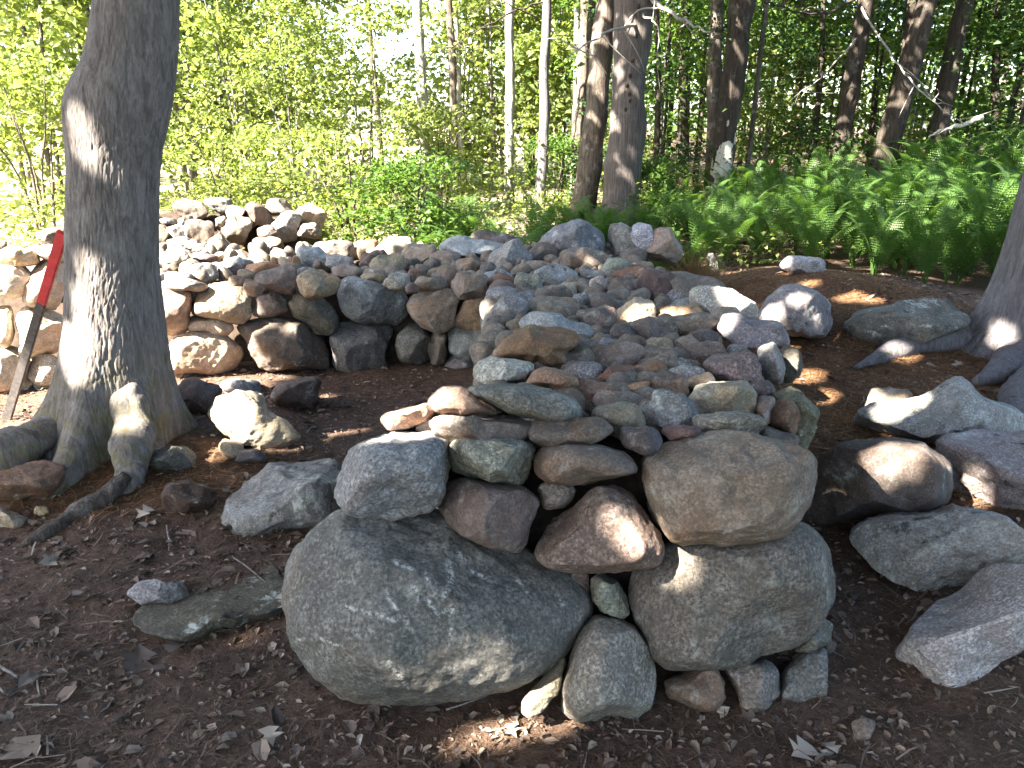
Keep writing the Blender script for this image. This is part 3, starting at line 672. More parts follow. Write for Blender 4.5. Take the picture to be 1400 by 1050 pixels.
# stones of the two long sides of the pier
for side in (-1, 1):
    for row in range(3):
        y = 2.35 if side < 0 else 3.9
        while y < 5.3:
            w = r_.uniform(.2, .38); x = float(np.interp(y, [2.2, 2.8], [-.22, -.06])) if side < 0 else float(np.interp(y, [2, 5.3], [.80, 1.08]))
            C0 = np.array([x, y + w / 2, .12 + row * .22]); q = (C0 - CAM); t = q @ CF
            px, py = 700 + F * q[0] / t, 525 - F * (q @ CU) / t; mp = t / F
            stone('stone', ell(px, py, .22 / mp, .24 / mp, 0, row * 7 + int(y * 100)), C0, w * .52, r_.choice(list('gtndrv')), wall, WALL, None, None, None, sub=4, e=.7)
            y += w * .98

# ------------------------------------------------------------------ loose boulders and stones on the ground
def loose(name, c, pts, D, col, label, cat='boulder', tint=None, sink=.0, mat=None, fwd=.55, by=None, **kw):
    if isinstance(pts, str):
        q = [float(t) for t in pts.split()[1:]]; pts = ell(*q, seed=int(q[0] + q[1]), p=2.5)
    P = cp(c, pts); px = np.mean([p[0] for p in P]); py = max(p[1] for p in P) if by is None else by
    if px > 1100 and py > 560 and name == 'boulder': P = [(px + (p[0] - px) * 1.10, p[1]) for p in P]
    g0 = gp(px, py - 3); Y = g0[1] + fwd * D
    cyy = np.mean([p[1] for p in P])
    o = stone(name, P, at_y(px, cyy, Y) - np.array([0, 0, sink]), D, col, None, (0, 0, 0), mat, None, tint, **kw)
    return tag(o, label, cat)
loose('boulder', 'H', [(92,395),(128,335),(188,298),(250,290),(312,313),(354,360),(366,422),(352,495),(300,508),(250,480),(180,470),(118,440)], .42, 'v', 'rounded grey boulder with dark lichen beside the right edge of the wall top', tint=(.22,.22,.225), mat='lichen', sub=6, e=.75, facets=8)
loose('boulder', 'H', [(402,430),(430,383),(500,358),(620,343),(720,330),(782,342),(805,380),(853,400),(842,435),(765,470),(640,515),(540,535),(478,528),(428,495)], .4, 'd', 'long dark grey boulder with a pale top before the ferns', tint=(.17,.18,.17), mat='lichen', sub=6, e=.72, facets=7)
loose('boulder', 'H', [(458,800),(480,740),(560,690),(650,668),(720,638),(800,606),(860,622),(960,678),(1080,710),(1100,830),(960,850),(800,890),(680,890),(560,870),(498,840)], .4, 'v', 'large pale grey boulder peaked in the middle, left of the right tree roots', tint=(.33,.33,.335), mat='lichen', sub=7, e=.66, facets=9, flo=.5)
loose('stone', 'H', [(475,720),(500,660),(570,645),(640,655),(655,685),(600,730),(530,780),(480,790)], .2, 't', 'tan stone tucked behind the peaked pale boulder', 'stone', tint=(.30,.25,.19), sub=5)
loose('boulder', 'X', [(1108,640),(1150,603),(1210,594),(1265,606),(1290,640),(1282,685),(1235,712),(1170,728),(1125,732),(1106,705)], .5, 'n', 'low dark brown boulder half buried right of the pier', tint=(.14,.115,.10), sub=6, e=.8, facets=5, flo=.75)
loose('boulder', 'X', [(1264,615),(1290,595),(1340,588),(1400,588),(1450,600),(1450,700),(1395,702),(1340,697),(1300,690),(1272,650)], .42, 'v', 'brown and grey boulder at the right edge below the peaked one', tint=(.29,.27,.26), sub=6, facets=10, flo=.5, e=.66)
loose('boulder', 'I', [(385,325),(418,283),(520,218),(640,203),(780,203),(880,208),(932,260),(965,330),(925,425),(800,470),(640,500),(520,480),(435,425)], .42, 'v', 'broad flat topped dark grey boulder with needles on it behind the sharp rock', tint=(.29,.28,.27), mat='lichen', sub=7, e=.64, facets=8, flo=.55)
loose('stone', 'I', 'ell 790 125 150 130 15', .2, 'v', 'pinkish pale stone wedged between the brown and grey boulder and the flat topped one', 'stone', tint=(.33,.29,.27), sub=6)
loose('stone', 'I', 'ell 930 320 60 50 0', .1, 'w', 'small whitish stone at the right edge above the sharp rock', 'stone', sub=4)
loose('boulder', 'I', [(512,710),(560,640),(620,558),(680,498),(750,458),(800,398),(850,386),(930,398),(1060,440),(1060,580),(935,655),(850,715),(760,806),(720,845),(640,828),(588,795),(570,742),(528,738)], .34, 'v', 'sharp angular pale grey rock leaning in the lower right corner', tint=(.40,.405,.415), mat='granite', sub=7, e=.55, facets=3, flo=.8, fhi=.95, rough=.75, seed=47, planes=[((-.42, .62, -.66), .42), ((.35, -.40, -.85), .50), ((-.5, -.75, -.4), .80), ((.7, .3, -.6), .7)])
loose('boulder', 'J', [(788,945),(820,868),(900,788),(980,728),(1080,718),(1185,728),(1230,800),(1240,980),(1100,1050),(980,1060),(880,1050),(800,1010)], .36, 'b', 'grey speckled boulder half buried left of the pier', tint=(.235,.245,.24), mat='lichen', sub=7, e=.76, facets=6, flo=.66, by=716)
loose('boulder', 'J', [(743,572),(780,518),(850,487),(932,492),(985,535),(1045,598),(1080,655),(1000,700),(880,700),(818,660),(765,622)], .2, 'y', 'pale yellow rock lit white on its left half by the tree', 'rock', tint=(.38,.335,.24), sub=6, facets=9, flo=.5, rough=1.3, e=.66)
loose('stone', 'J', 'ell 832 692 92 72 10', .1, 'p', 'small cream stone tucked under the pale yellow rock', 'stone', sub=4)
loose('stone', 'J', 'ell 900 722 120 56 0', .12, 's', 'low dark stone under the pale yellow rock', 'stone', sub=4)
loose('rock', 'J', [(-40,795),(60,752),(160,737),(228,752),(218,820),(152,885),(60,910),(-40,900)], .22, 'o', 'brown banded rock under the left roots at the edge', 'rock', tint=(.25,.165,.11), sub=6, e=.66, facets=8, flo=.5)
loose('stone', 'J', [(520,740),(545,700),(610,678),(670,682),(705,715),(698,760),(640,780),(560,778)], .12, 'd', 'dark oblong stone with a pale top by the thick middle root', 'stone', tint=(.17,.175,.16), mat='lichen', sub=6, e=.7)
loose('stone', 'J', 'ell 35 950 140 72 8', .14, 'p', 'pale yellow stone at the left edge under the banded rock', 'stone', sub=5)
loose('stone', 'J', 'ell 715 505 160 125 10', .16, 'n', 'dark brown stone at the foot of the sunlit wall face', 'stone', tint=(.14,.11,.10), sub=5)
loose('stone', 'J', 'ell 870 470 150 62 3', .16, 'g', 'flat blue grey stone lying before the wall face', 'stone', tint=(.23,.235,.25), sub=5)
loose('stone', 'J', 'ell 1065 495 200 110 -5', .2, 'n', 'low dark brown stone in the hollow before the wall', 'stone', tint=(.12,.095,.08), sub=5)
loose('stone', 'J', 'ell 185 700 52 82 0', .07, 'g', 'small grey pebble standing in the root hollow', 'pebble', sub=4)
loose('stone', 'J', 'ell 280 742 56 40 0', .06, 'p', 'little pinkish pebble between the roots', 'pebble', sub=4)
loose('stone', 'J', 'ell 150 915 60 40 0', .06, 'p', 'little cream pebble beside the thin root', 'pebble', sub=4)
loose('stone', 'J', 'ell 670 870 190 120 -8', .16, 'r', 'reddish brown stone nearly buried in litter', 'stone', tint=(.085,.06,.048), sub=5)
loose('stone', 'X', [(172,812),(185,797),(215,790),(250,795),(262,815),(235,832),(195,830)], .10, 'g', 'low grey stone tip showing through the leaf litter', 'stone', tint=(.26,.265,.27), sub=5)
loose('boulder', 'X', [(178,845),(222,800),(280,760),(335,742),(380,758),(398,800),(392,850),(335,880),(240,885)], .34, 'e', 'mossy crumbling boulder sunk in the litter left of the huge boulder', tint=(.11,.105,.08), mat='lichen', sub=6, e=.9, facets=5, rough=1.1, fwd=.0, by=818, sink=.045, planes=[((0, .78, -.63), .10)])
loose('stone', 'X', 'ell 1180 996 32 32 0', .04, 's', 'small loose grey pebble near the bottom right', 'pebble', tint=(.16,.145,.135), sub=4)
loose('stone', 'C', 'ell 520 228 76 74 0', .1, 'v', 'small pale stone on the rusty needles', 'stone', sub=4)
loose('stone', 'C', 'ell 868 242 180 76 4', .18, 'w', 'flat whitish stone on the rusty needles near the ferns', 'stone', tint=(.38,.37,.37), sub=5)
loose('stone', 'C', 'ell 578 112 170 90 -5', .2, 'g', 'grey stone under the fern edge', 'stone', tint=(.24,.26,.25), sub=5)
for c, pts, D, col, tint, lab in [
 ('B', [(700,180),(720,120),(780,70),(860,52),(940,75),(990,120),(1030,180),(1050,240),(960,255),(820,235),(720,220)], .45, 'b', (.235,.25,.265), 'largest blue grey rock standing behind the wall top'),
 ('B', [(1000,150),(1030,80),(1080,75),(1140,120),(1180,180),(1190,240),(1110,262),(1040,245)], .3, 'e', (.16,.165,.15), 'dark greenish rock right of the largest blue grey rock'),
 ('B', 'ell 1172 140 96 130 -20', .15, 'w', (.36,.38,.40), 'pale wedge rock between dark greenish rock and round stone'),
 ('C', 'ell 312 172 158 140 8', .25, 't', (.29,.26,.23), 'round tan grey stone beside the tuft of dry grass')]:
    if isinstance(pts, str):
        q = [float(t) for t in pts.split()[1:]]; pts = ell(*q, seed=int(q[0]), p=2.6)
    P = cp(c, pts); px = np.mean([p[0] for p in P]); py = np.mean([p[1] for p in P])
    tag(stone('boulder', P, at_y(px, py, 6.9 if c == 'B' and D > .2 else 6.7), D, col, None, (0, 0, 0), None, None, tint, sub=6, facets=8, flo=.6), lab, 'boulder')

# ------------------------------------------------------------------ the big tree at the left
TY = 3.75
rows = [(-420,165,262),(-200,150,252),(0,133,243),(30,129,242),(60,125,241),(85,118,239),(105,107,237),(125,98,234),(150,94,230),(175,96,225),(200,98,219),(230,99,215),(265,98,213),(300,97,213),(350,96,214),(400,95,216),(440,93,219),(470,90,222),(500,87,226),(530,83,231),(560,77,237),(590,70,242),(630,64,246),(680,60,248)]
zc, cxs, rad = [], [], []
for py, l, r in rows:
    a, b = at_y(l, py, TY), at_y(r, py, TY); zc.append(a[2]); cxs.append((a[0] + b[0]) / 2); rad.append((b[0] - a[0]) / 2)
zc, cxs, rad = np.array(zc)[::-1], np.array(cxs)[::-1], np.array(rad)[::-1]
zz = np.concatenate([np.linspace(zc[0], 2.75, 400), np.linspace(2.8, 8.0, 40)])
cxz = np.interp(zz, zc, cxs); rz = np.interp(zz, zc, rad)
k_ = np.ones(9) / 9
for arr in (cxz, rz):
    arr[4:396] = np.convolve(arr[:400], k_, 'valid')
hi = zz > zc[-1]
cxz[hi] = cxs[-1] + (zz[hi] - zc[-1]) * .10; rz[hi] = np.maximum(.06, rad[-1] - (zz[hi] - zc[-1]) * .02)
NA = 420
th = np.arange(NA) * 2 * math.pi / NA
TH, ZZ = np.meshgrid(th, zz); Rg = np.repeat(rz[:, None], NA, 1)
flare = np.zeros_like(TH)
for ang, A_, w_, h_ in [(208, .32, .32, .15), (-92, .30, .25, .22), (-38, .11, .26, .13), (25, .12, .3, .14), (95, .3, .35, .15), (150, .3, .3, .14), (-140, .10, .4, .12)]:
    dt = (TH - R(ang) + math.pi) % (2 * math.pi) - math.pi
    flare += A_ * np.exp(-(dt / w_) ** 2) * np.exp(-np.clip(ZZ - .06, 0, 9) / h_)
P3 = np.stack([np.cos(TH) * 1.0, np.sin(TH) * 1.0, ZZ], -1).reshape(-1, 3)
warp = fbm(P3 * np.array([3, 3, 3]), 51, 2)[:, None] * np.array([.12, .12, .12])
n1 = vnoise((P3 + warp) * np.array([15, 15, 8]), 61); n2 = vnoise((P3 + warp) * np.array([30, 30, 20]), 62); n3 = fbm(P3 * np.array([40, 40, 40]), 63, 2)
fur = np.clip(1 - np.abs(n1) * 3.2, 0, 1) ** 1.3 + .55 * np.clip(1 - np.abs(n2) * 2.8, 0, 1)
lump = .035 * fbm(P3 * np.array([1.2, 1.2, 1.6]), 65, 2)
low = 1 - .55 * sstep(1.25, 1.75, ZZ.ravel())
Rf = Rg.ravel() * (1 + lump) + flare.ravel() * (1 + 2.5 * lump) - .0036 * fur * low + .0012 * n3 + .001 * n2
TV = np.stack([np.repeat(cxz[:, None], NA, 1).ravel() + np.cos(TH).ravel() * Rf, TY + np.sin(TH).ravel() * Rf, ZZ.ravel()], 1)
i = np.arange(len(zz) - 1)[:, None] * NA; j = np.arange(NA)[None, :]; j2 = (j + 1) % NA
TF = np.stack([(i + j).ravel(), (i + j2).ravel(), (i + NA + j2).ravel(), (i + NA + j).ravel()], 1)
tbase = np.array([cxz[0], TY, gz(cxz[0], TY)])
tree_l = thing('tree', tbase, 'stout tree with furrowed grey bark and a bulge, the red topped bar leaning on it', 'tree')
obj('trunk', mesh_np('trunk', TV - tbase, TF), M['bark_oak'], tree_l)
def root(pts, radii, mat, parent, base, rough=.35, seed=1):
    P = np.array([at_y(px, py, Y) for px, py, Y in pts])
    V, Fc = tube(smooth_path(P, 8), np.interp(np.linspace(0, 1, (len(P) - 1) * 8 + 1), np.linspace(0, 1, len(P)), radii), 28, rough, seed)
    return obj('root', mesh_np('root', V - np.array(base), Fc), mat, parent)
root([(140,500,3.76),(95,560,3.64),(50,600,3.48),(15,618,3.38),(-20,634,3.32),(-110,665,3.2)], [.03,.085,.10,.092,.08,.05], M['bark_oak'], tree_l, tbase, seed=2)
root([(174,490,3.68),(179,545,3.57),(181,595,3.45),(179,628,3.35),(173,660,3.27),(166,700,3.2)], [.03,.072,.08,.074,.06,.03], M['bark_oak'], tree_l, tbase, seed=5)
root([(174,652,3.25),(135,684,3.13),(95,708,3.03),(60,730,2.93),(30,750,2.86)], [.03,.042,.034,.034,.016], M['bark_brown'], tree_l, tbase, seed=9)

# the tree at the right edge
RB = np.array([3.40, 5.35, gz(3.40, 5.35)])
tree_r = thing('tree', RB, 'grey trunk with spreading roots cut off by the right edge', 'tree')
zz = np.concatenate([np.linspace(-.15, 3.2, 260), np.linspace(3.3, 9, 30)])
TH, ZZ = np.meshgrid(np.arange(220) * 2 * math.pi / 220, zz)
Rg = .30 + .0 * ZZ - .012 * ZZ + np.exp(-np.clip(ZZ, -.2, 9) / .22) * (.20 + .13 * np.cos(4 * TH + .3) + .06 * np.cos(7 * TH))
P3 = np.stack([np.cos(TH), np.sin(TH), ZZ], -1).reshape(-1, 3)
n1 = vnoise(P3 * np.array([11, 11, 2.2]) + 5, 71); n2 = vnoise(P3 * np.array([24, 24, 6]), 72)
Rf = Rg.ravel() - .014 * np.clip(1 - np.abs(n1) * 2.5, 0, 1) + .004 * n2
V = np.stack([(.17 + ZZ * .05).ravel() + np.cos(TH).ravel() * Rf, np.sin(TH).ravel() * Rf, ZZ.ravel()], 1)
i = np.arange(len(zz) - 1)[:, None] * 220; j = np.arange(220)[None, :]; j2 = (j + 1) % 220
obj('trunk', mesh_np('trunk', V, np.stack([(i + j).ravel(), (i + j2).ravel(), (i + 220 + j2).ravel(), (i + 220 + j).ravel()], 1)), M['bark_grey'], tree_r)
def groot(pts, radii, mat, seed, lift=.0):
    P = []
    for px, py in pts:
        g0 = gp(px, py); P.append(g0 + np.array([0, 0, lift]))
    P = smooth_path(np.array(P), 8)
    V, Fc = tube(P, np.interp(np.linspace(0, 1, len(P)), np.linspace(0, 1, len(radii)), radii), 24, .3, seed)
    obj('root', mesh_np('root', V - RB, Fc), mat, tree_r)
groot([(1420,440),(1360,452),(1300,470),(1250,478),(1205,492),(1170,508)], [.17,.13,.09,.07,.055,.02], M['bark_grey'], 3, .03)
groot([(1440,470),(1400,495),(1370,515),(1335,528)], [.18,.14,.10,.03], M['bark_grey'], 4, .03)
groot([(1460,520),(1410,545),(1385,570),(1370,590)], [.17,.13,.09,.04], M['bark_grey'], 6, .02)

# ------------------------------------------------------------------ the leaning bar
b0 = gp(9, 574); b1 = at_y(86, 318, 3.78)
bar = thing('digging_bar', b0, 'flat steel digging bar with a red painted top leaning on the left tree', 'bar')
def flat_bar(name, a, b, wa, wb, t, mat, seed):
    ax = (b - a); L = np.linalg.norm(ax); ax /= L; side = np.cross(ax, [0, 1.0, 0]); side /= np.linalg.norm(side); nn = np.cross(ax, side)
    bm = bmesh.new(); bv = []
    for k in range(9):
        u = k / 8; w = wa + (wb - wa) * u
        bv.append([bm.verts.new(tuple(a + ax * L * u + side * w * sx + nn * t * sy)) for sx, sy in ((-1, -1), (1, -1), (1, 1), (-1, 1))])
    for k in range(8):
        for q in range(4): bm.faces.new((bv[k][q], bv[k][(q + 1) % 4], bv[k + 1][(q + 1) % 4], bv[k + 1][q]))
    bm.faces.new(bv[0][::-1]); bm.faces.new(bv[-1]); bm.normal_update()
    bmesh.ops.bevel(bm, geom=[e for e in bm.edges if e.calc_face_angle(0) > .8], offset=t * .3, segments=2, affect='EDGES')
    me = bpy.data.meshes.new(name); bm.to_mesh(me); bm.free(); return obj(name, me, mat, bar)
mid = b0 + (b1 - b0) * .66
flat_bar('shaft', np.zeros(3), mid - b0, .024, .022, .010, M['bar_steel'], 1)
flat_bar('painted_end', mid - b0 + (b1 - b0) * .0005, b1 - b0, .0225, .026, .011, M['red_paint'], 2)

# ------------------------------------------------------------------ trees of the wood
def crown_mesh(name, mat, n, R_, H, seed, size=.13, clusters=60, tilt=.55):
    r = np.random.default_rng(seed)
    u = r.normal(0, 1, (clusters, 3)); u /= np.linalg.norm(u, axis=1)[:, None]
    cen = u * (r.uniform(.35, 1, clusters) ** .6)[:, None] * np.array([R_, R_, H / 2])
    k = r.integers(0, clusters, n)
    P = cen[k] + r.normal(0, 1, (n, 3)) * np.array([R_ * .17, R_ * .17, R_ * .07])
    V, Fc = leaves_mesh(P, r.uniform(.7, 1.2, n) * size, .6, tilt, r=r)
    return mesh_np(name, V, Fc, False), None if mat is None else mat
def foliage_mesh(name, mat, n, R_, H, seed, size, layers, tilt=.4, base=.12):
    """Leaves in loose flat sprays round a few stems, open between the sprays."""
    r = np.random.default_rng(seed); P = []
    for k in range(layers):
        z = H * (base + (1 - base) * r.random() ** .85); rr = R_ * math.sqrt(r.random()) * (1.05 - .6 * (z / H) ** 2); a = r.uniform(0, 6.28)
        m_ = n // layers; L = r.uniform(.25, .5) * min(R_, 1.6)
        q = r.normal(0, 1, (m_, 3)) * np.array([L * .75, L * .75, L * .20]); q[:, 2] -= .18 * (q[:, 0] ** 2 + q[:, 1] ** 2) / max(L, .1)
        P.append(q + np.array([rr * math.cos(a), rr * math.sin(a), z]))
    P = np.vstack(P); P = P[P[:, 2] > .03]
    V, Fc = leaves_mesh(P, r.uniform(.6, 1.25, len(P)) * size, .62, tilt, r=r)
    me = mesh_np(name, V, Fc, False); me.materials.append(mat); return me
def stems_mesh(name, mat, R_, H, seed, n=5, r0=.02):
    r = np.random.default_rng(seed); parts = []
    for k in range(n):
        a = r.uniform(0, 6.28); q = r.uniform(.2, .8) * R_
        P = smooth_path([(0.08 * math.cos(a), .08 * math.sin(a), -.05), (q * .25 * math.cos(a), q * .25 * math.sin(a), H * .35), (q * .6 * math.cos(a + .3), q * .6 * math.sin(a + .3), H * .65), (q * math.cos(a + .2), q * math.sin(a + .2), H * .93)], 4)
        parts.append(tube(P, np.linspace(r0, r0 * .25, len(P)), 6))
    V, Fc = join(parts); me = mesh_np(name, V, Fc); me.materials.append(mat); return me
FO = dict(
 bush_a=(foliage_mesh('leaves', M['leaf_bright'], 1700, 1.0, 2.0, 1, .10, 26, .9), stems_mesh('stems', M['bark_brown'], 1.0, 1.9, 1)),
 bush_b=(foliage_mesh('leaves', M['leaf_bright'], 1500, .9, 1.5, 2, .085, 26, .9), stems_mesh('stems', M['bark_brown'], .9, 1.5, 2)),
 bush_c=(foliage_mesh('leaves', M['leaf_mid'], 2600, .8, 1.3, 3, .075, 32), stems_mesh('stems', M['bark_brown'], .8, 1.3, 3)),
 sap_a=(foliage_mesh('leaves', M['leaf_bright'], 4300, 1.7, 6.5, 4, .16, 34, 1.0, .05), stems_mesh('stems', M['bark_grey'], 1.3, 6.0, 4, 3, .035)),
 sap_b=(foliage_mesh('leaves', M['leaf_bright'], 3500, 1.5, 5.5, 5, .14, 30, 1.0, .05), stems_mesh('stems', M['bark_grey'], 1.2, 5.0, 5, 3, .035)),
 sap_c=(foliage_mesh('leaves', M['leaf_mid'], 3600, 1.6, 6.0, 6, .12, 32, .9), stems_mesh('stems', M['bark_dark'], 1.4, 6.0, 6, 3, .035)),
 ever=(foliage_mesh('leaves', M['needle_green'], 6000, 1.7, 6.0, 7, .10, 44, .35), stems_mesh('stems', M['bark_dark'], .5, 6.0, 7, 1, .07)),
)
def plant(name, kind, px, Y, sc, label, cat, group=None, sz=1.0):
    x = (px - 700) / F * (Y * math.cos(PITCH)) ; z = gz(x, Y)
    o = thing(name, (x, Y, z - .02), label, cat, group)
    l, s = FO[kind]
    a = obj('leaves', l, None, o); a['kind'] = 'stuff'; b = obj('stems', s, None, o); b['kind'] = 'stuff'
    o.rotation_euler.z = random.uniform(0, 6.28); o.scale = (sc, sc, sc * sz)
    return o
cm1, _ = crown_mesh('unseen_crown', None, 2600, 2.4, 3.4, 21, .24); cm1.materials.append(M['leaf_mid'])
cm2, _ = crown_mesh('unseen_crown', None, 2000, 2.0, 4.2, 22, .24); cm2.materials.append(M['leaf_bright'])
def forest_tree(label, ptop, pbase, pyb, Y, wt, wb, mat, unseen_crown=None, H=11.0, seed=0):
    T0, B0 = at_y(ptop, 0, Y), at_y(pbase, pyb, Y)
    zb = gz(B0[0], Y); d = (T0 - B0); k = d[0] / d[2]
    z = np.concatenate([np.linspace(zb - .15, T0[2] + .3, 26), np.linspace(T0[2] + .9, H, 10)])
    r = np.random.default_rng(seed)
    wob = .03 * fbm2(z * .7, z * 0 + seed, seed, 2)
    path = np.stack([B0[0] + (z - B0[2]) * k + wob, Y + 0 * z + wob * .5, z], 1)
    mpp = Y / F
    rad = np.interp(z, [zb - .2, zb + .05, zb + .5, T0[2], H], [wb * .68, wb * .60, wb * .5, wt * .5, wt * .2]) * mpp
    V, Fc = tube(path, rad, 22, .16, seed)
    base = np.array([path[0][0], Y, zb]); o = thing('tree', base, label, 'tree')
    obj('trunk', mesh_np('trunk', V - base, Fc), mat, o)
    if unseen_crown is not None:
        c = obj('unseen_crown', unseen_crown, None, o, path[-1] - base - np.array([0, 0, 1.2])); c['kind'] = 'stuff'; c.rotation_euler.z = r.uniform(0, 6)
        s = r.uniform(.8, 1.2); c.scale = (s, s, s)
    return o, base, path, rad
def branch(o, base, pts, r0, mat, twigs=3, seed=0):
    r = np.random.default_rng(seed)
    P = smooth_path(np.array([at_y(*p) for p in pts]), 5); P = P + r.normal(0, .012, P.shape)
    parts = [tube(P, np.linspace(r0, r0 * .3, len(P)), 6)]
    for k in range(twigs):
        a = P[r.integers(len(P) // 4, len(P) - 1)]; d = r.normal(0, 1, 3) * np.array([1, .4, .7]); d /= np.linalg.norm(d); L = r.uniform(.2, .6)
        q = np.array([a, a + d * L * .5 + r.normal(0, .03, 3), a + d * L + np.array([0, 0, -.06]) + r.normal(0, .05, 3)])
        parts.append(tube(smooth_path(q, 4), np.linspace(r0 * .4, r0 * .12, 9), 5))
    V, Fc = join(parts); obj('dead_branch', mesh_np('dead_branch', V - base, Fc), mat, o)
forest = {}
for key, lab, pt, pb, pyb, Y, wt, wb, mt, cr in [
 ('dead', 'thickest trunk of the wood, dead and grey with woodpecker holes', 866, 850, 276, 10.4, 46, 50, 'wood_dead', None),
 ('lean', 'brown trunk leaning right just left of the dead grey one', 834, 800, 272, 10.8, 26, 34, 'bark_brown', 1),
 ('mid6', 'brown trunk half hidden behind the leaning brown one', 804, 792, 240, 12.8, 19, 20, 'bark_brown', 1),
 ('t5', 'slim straight grey trunk, third left of the dead grey one', 746, 740, 252, 12.2, 12, 14, 'bark_grey', None),
 ('t4', 'slim pale trunk with dark patches left of the slim straight grey one', 697, 694, 244, 13.2, 11, 13, 'bark_pale', None),
 ('t3', 'thin forked brown trunk over the white glare of the clearing', 611, 626, 235, 15.5, 9, 10, 'bark_brown', None),
 ('t3b', 'thin whitish trunk close right of the thin brown one', 621, 630, 232, 16.2, 8, 8, 'bark_pale', None),
 ('t2', 'bleached white trunk rising above the tall green shrub', 572, 584, 232, 12.6, 13, 15, 'bark_pale', None),
 ('t1', 'thin dark trunk against the open white sky', 503, 522, 230, 13.5, 6, 8, 'bark_brown', None),
 ('t0', 'pale thin trunk among sunlit leaves at the upper left', 366, 388, 225, 16.5, 10, 12, 'bark_pale', None),
 ('t0b', 'pale slender trunk between the white gap and the upper left leaves', 416, 440, 225, 17.5, 9, 10, 'bark_pale', None),
 ('t15', 'thin white trunk in the gap left of the leaning brown trunk', 790, 784, 235, 15.0, 7, 9, 'bark_pale', None),
 ('t67', 'thinnest pale pole trunk behind the glaring clearing', 670, 673, 225, 17.0, 6, 7, 'bark_pale', None),
 ('t9', 'dark trunk with its bark stripped white at the foot', 1014, 982, 244, 11.2, 30, 27, 'bark_dark', None),
 ('t9b', 'mottled pale trunk grown against the dark stripped one', 979, 973, 240, 11.6, 16, 20, 'bark_brown', None),
 ('t9c', 'thin bent stem right of the dark stripped trunk', 1046, 1020, 235, 11.8, 6, 7, 'bark_brown', None),
 ('t10', 'dark leaning trunk behind the middle of the ferns', 1182, 1146, 215, 12.2, 19, 24, 'bark_dark', None),
 ('t11', 'thick dark trunk leaning right above the ferns, the left of a close pair', 1270, 1208, 210, 11.6, 24, 30, 'bark_dark', None),
 ('t11b', 'slimmer dark trunk crossing behind the thick leaning one', 1250, 1222, 212, 12.4, 15, 17, 'bark_dark', None),
 ('t12', 'dark trunk leaning right nearest the upper right corner', 1322, 1276, 200, 12.0, 21, 25, 'bark_dark', None),
 ('t13', 'thin straight trunk in the deep shade of the upper right', 1366, 1362, 205, 13.5, 9, 11, 'bark_dark', None),
 ('t14', 'thin pale trunk far behind the leaning dark pair', 1098, 1092, 210, 16.5, 7, 8, 'bark_brown', None),
 ('t17', 'slim dark trunk between dead grey trunk and stripped trunk', 938, 930, 225, 14.5, 12, 14, 'bark_dark', None),
 ('t18', 'thin reddish stem deep in the shaded wood right of the stripped trunk', 1075, 1062, 215, 17.5, 7, 8, 'bark_brown', None)]:
    forest[key] = forest_tree(lab, pt, pb, pyb, Y, wt, wb, M[mt], {None: None, 1: cm1, 2: cm2}[cr], 11.0, abs(hash(lab)) % 1 + len(forest) * 7 + 3)
o, base, path, rad = forest['dead']
branch(o, base, [(880,34,10.3),(850,38,10.0),(815,52,9.8),(775,78,9.6)], .022, M['twig_pale'], 5, 1)
branch(o, base, [(884,-10,10.3),(905,10,10.1),(935,28,10.0),(970,46,9.9)], .035, M['twig_pale'], 3, 2)
branch(o, base, [(876,20,10.2),(895,30,10.0),(903,62,10.0)], .014, M['twig_pale'], 2, 3)
# woodpecker holes and a split down the dead trunk
hb = []
for k, (px, py) in enumerate([(866,52),(861,84),(858,105),(854,118),(857,130),(858,139),(869,12),(852,150)]):
    P = at_y(px, py, 10.4); yy = 10.4 - np.interp(P[2], path[:, 2], rad) * .97
    V, Fc = ico(2); V = V * np.array([.022, .02, .03]) + np.array([P[0], yy, P[2]]) - base
    h = obj('hole', mesh_np('hole', V, Fc), M['core'], o)
o, base, path, rad = forest['t9']
zt9 = at_y(990, 150, 11.2)[2]; zf = np.linspace(path[0, 2], zt9 + .3, 60)
V, Fc = tube(np.stack([np.interp(zf, path[:, 2], path[:, 0]), np.interp(zf, path[:, 2], path[:, 1]), zf], 1), np.interp(zf, path[:, 2], rad) * 1.03, 48, .16, 40, cap=False)
cen = V[Fc].mean(1); ca = np.arctan2(cen[:, 1] - np.interp(cen[:, 2], path[:, 2], path[:, 1]), cen[:, 0] - np.interp(cen[:, 2], path[:, 2], path[:, 0]))
lim = zt9 - .25 - .22 * np.abs((ca + 2.1 + math.pi) % (2 * math.pi) - math.pi) + .30 * fbm(np.stack([ca * 3, 0 * ca, 0 * ca], 1), 3, 3) 
Fc = Fc[(cen[:, 2] < lim) & (np.abs((ca + 2.1 + math.pi) % (2 * math.pi) - math.pi) < 1.5 + .2 * fbm(cen * 6, 8, 2))]; obj('bare_wood', mesh_np('bare_wood', V - base, Fc), M['wood_bare'], o)
o, base, path, rad = forest['t5']
branch(o, base, [(745,2,12.2),(700,16,12.0),(660,38,11.8),(620,62,11.6),(575,80,11.5)], .016, M['bark_dark'], 5, 5)
branch(o, base, [(742,30,12.2),(690,5,11.9),(640,20,11.8)], .012, M['bark_dark'], 4, 6)
o, base, path, rad = forest['t10']
branch(o, base, [(1178,10,12.0),(1215,70,11.4),(1252,115,11.0),(1290,150,10.8),(1325,172,10.6)], .016, M['twig_pale'], 9, 7)
branch(o, base, [(1176,-5,12.0),(1120,20,11.6),(1060,8,11.4),(1030,-10,11.3)], .02, M['bark_dark'], 6, 8)
branch(o, base, [(1172,50,12.0),(1130,100,11.7),(1095,130,11.5)], .012, M['twig_pale'], 6, 9)
o, base, path, rad = forest['t12']
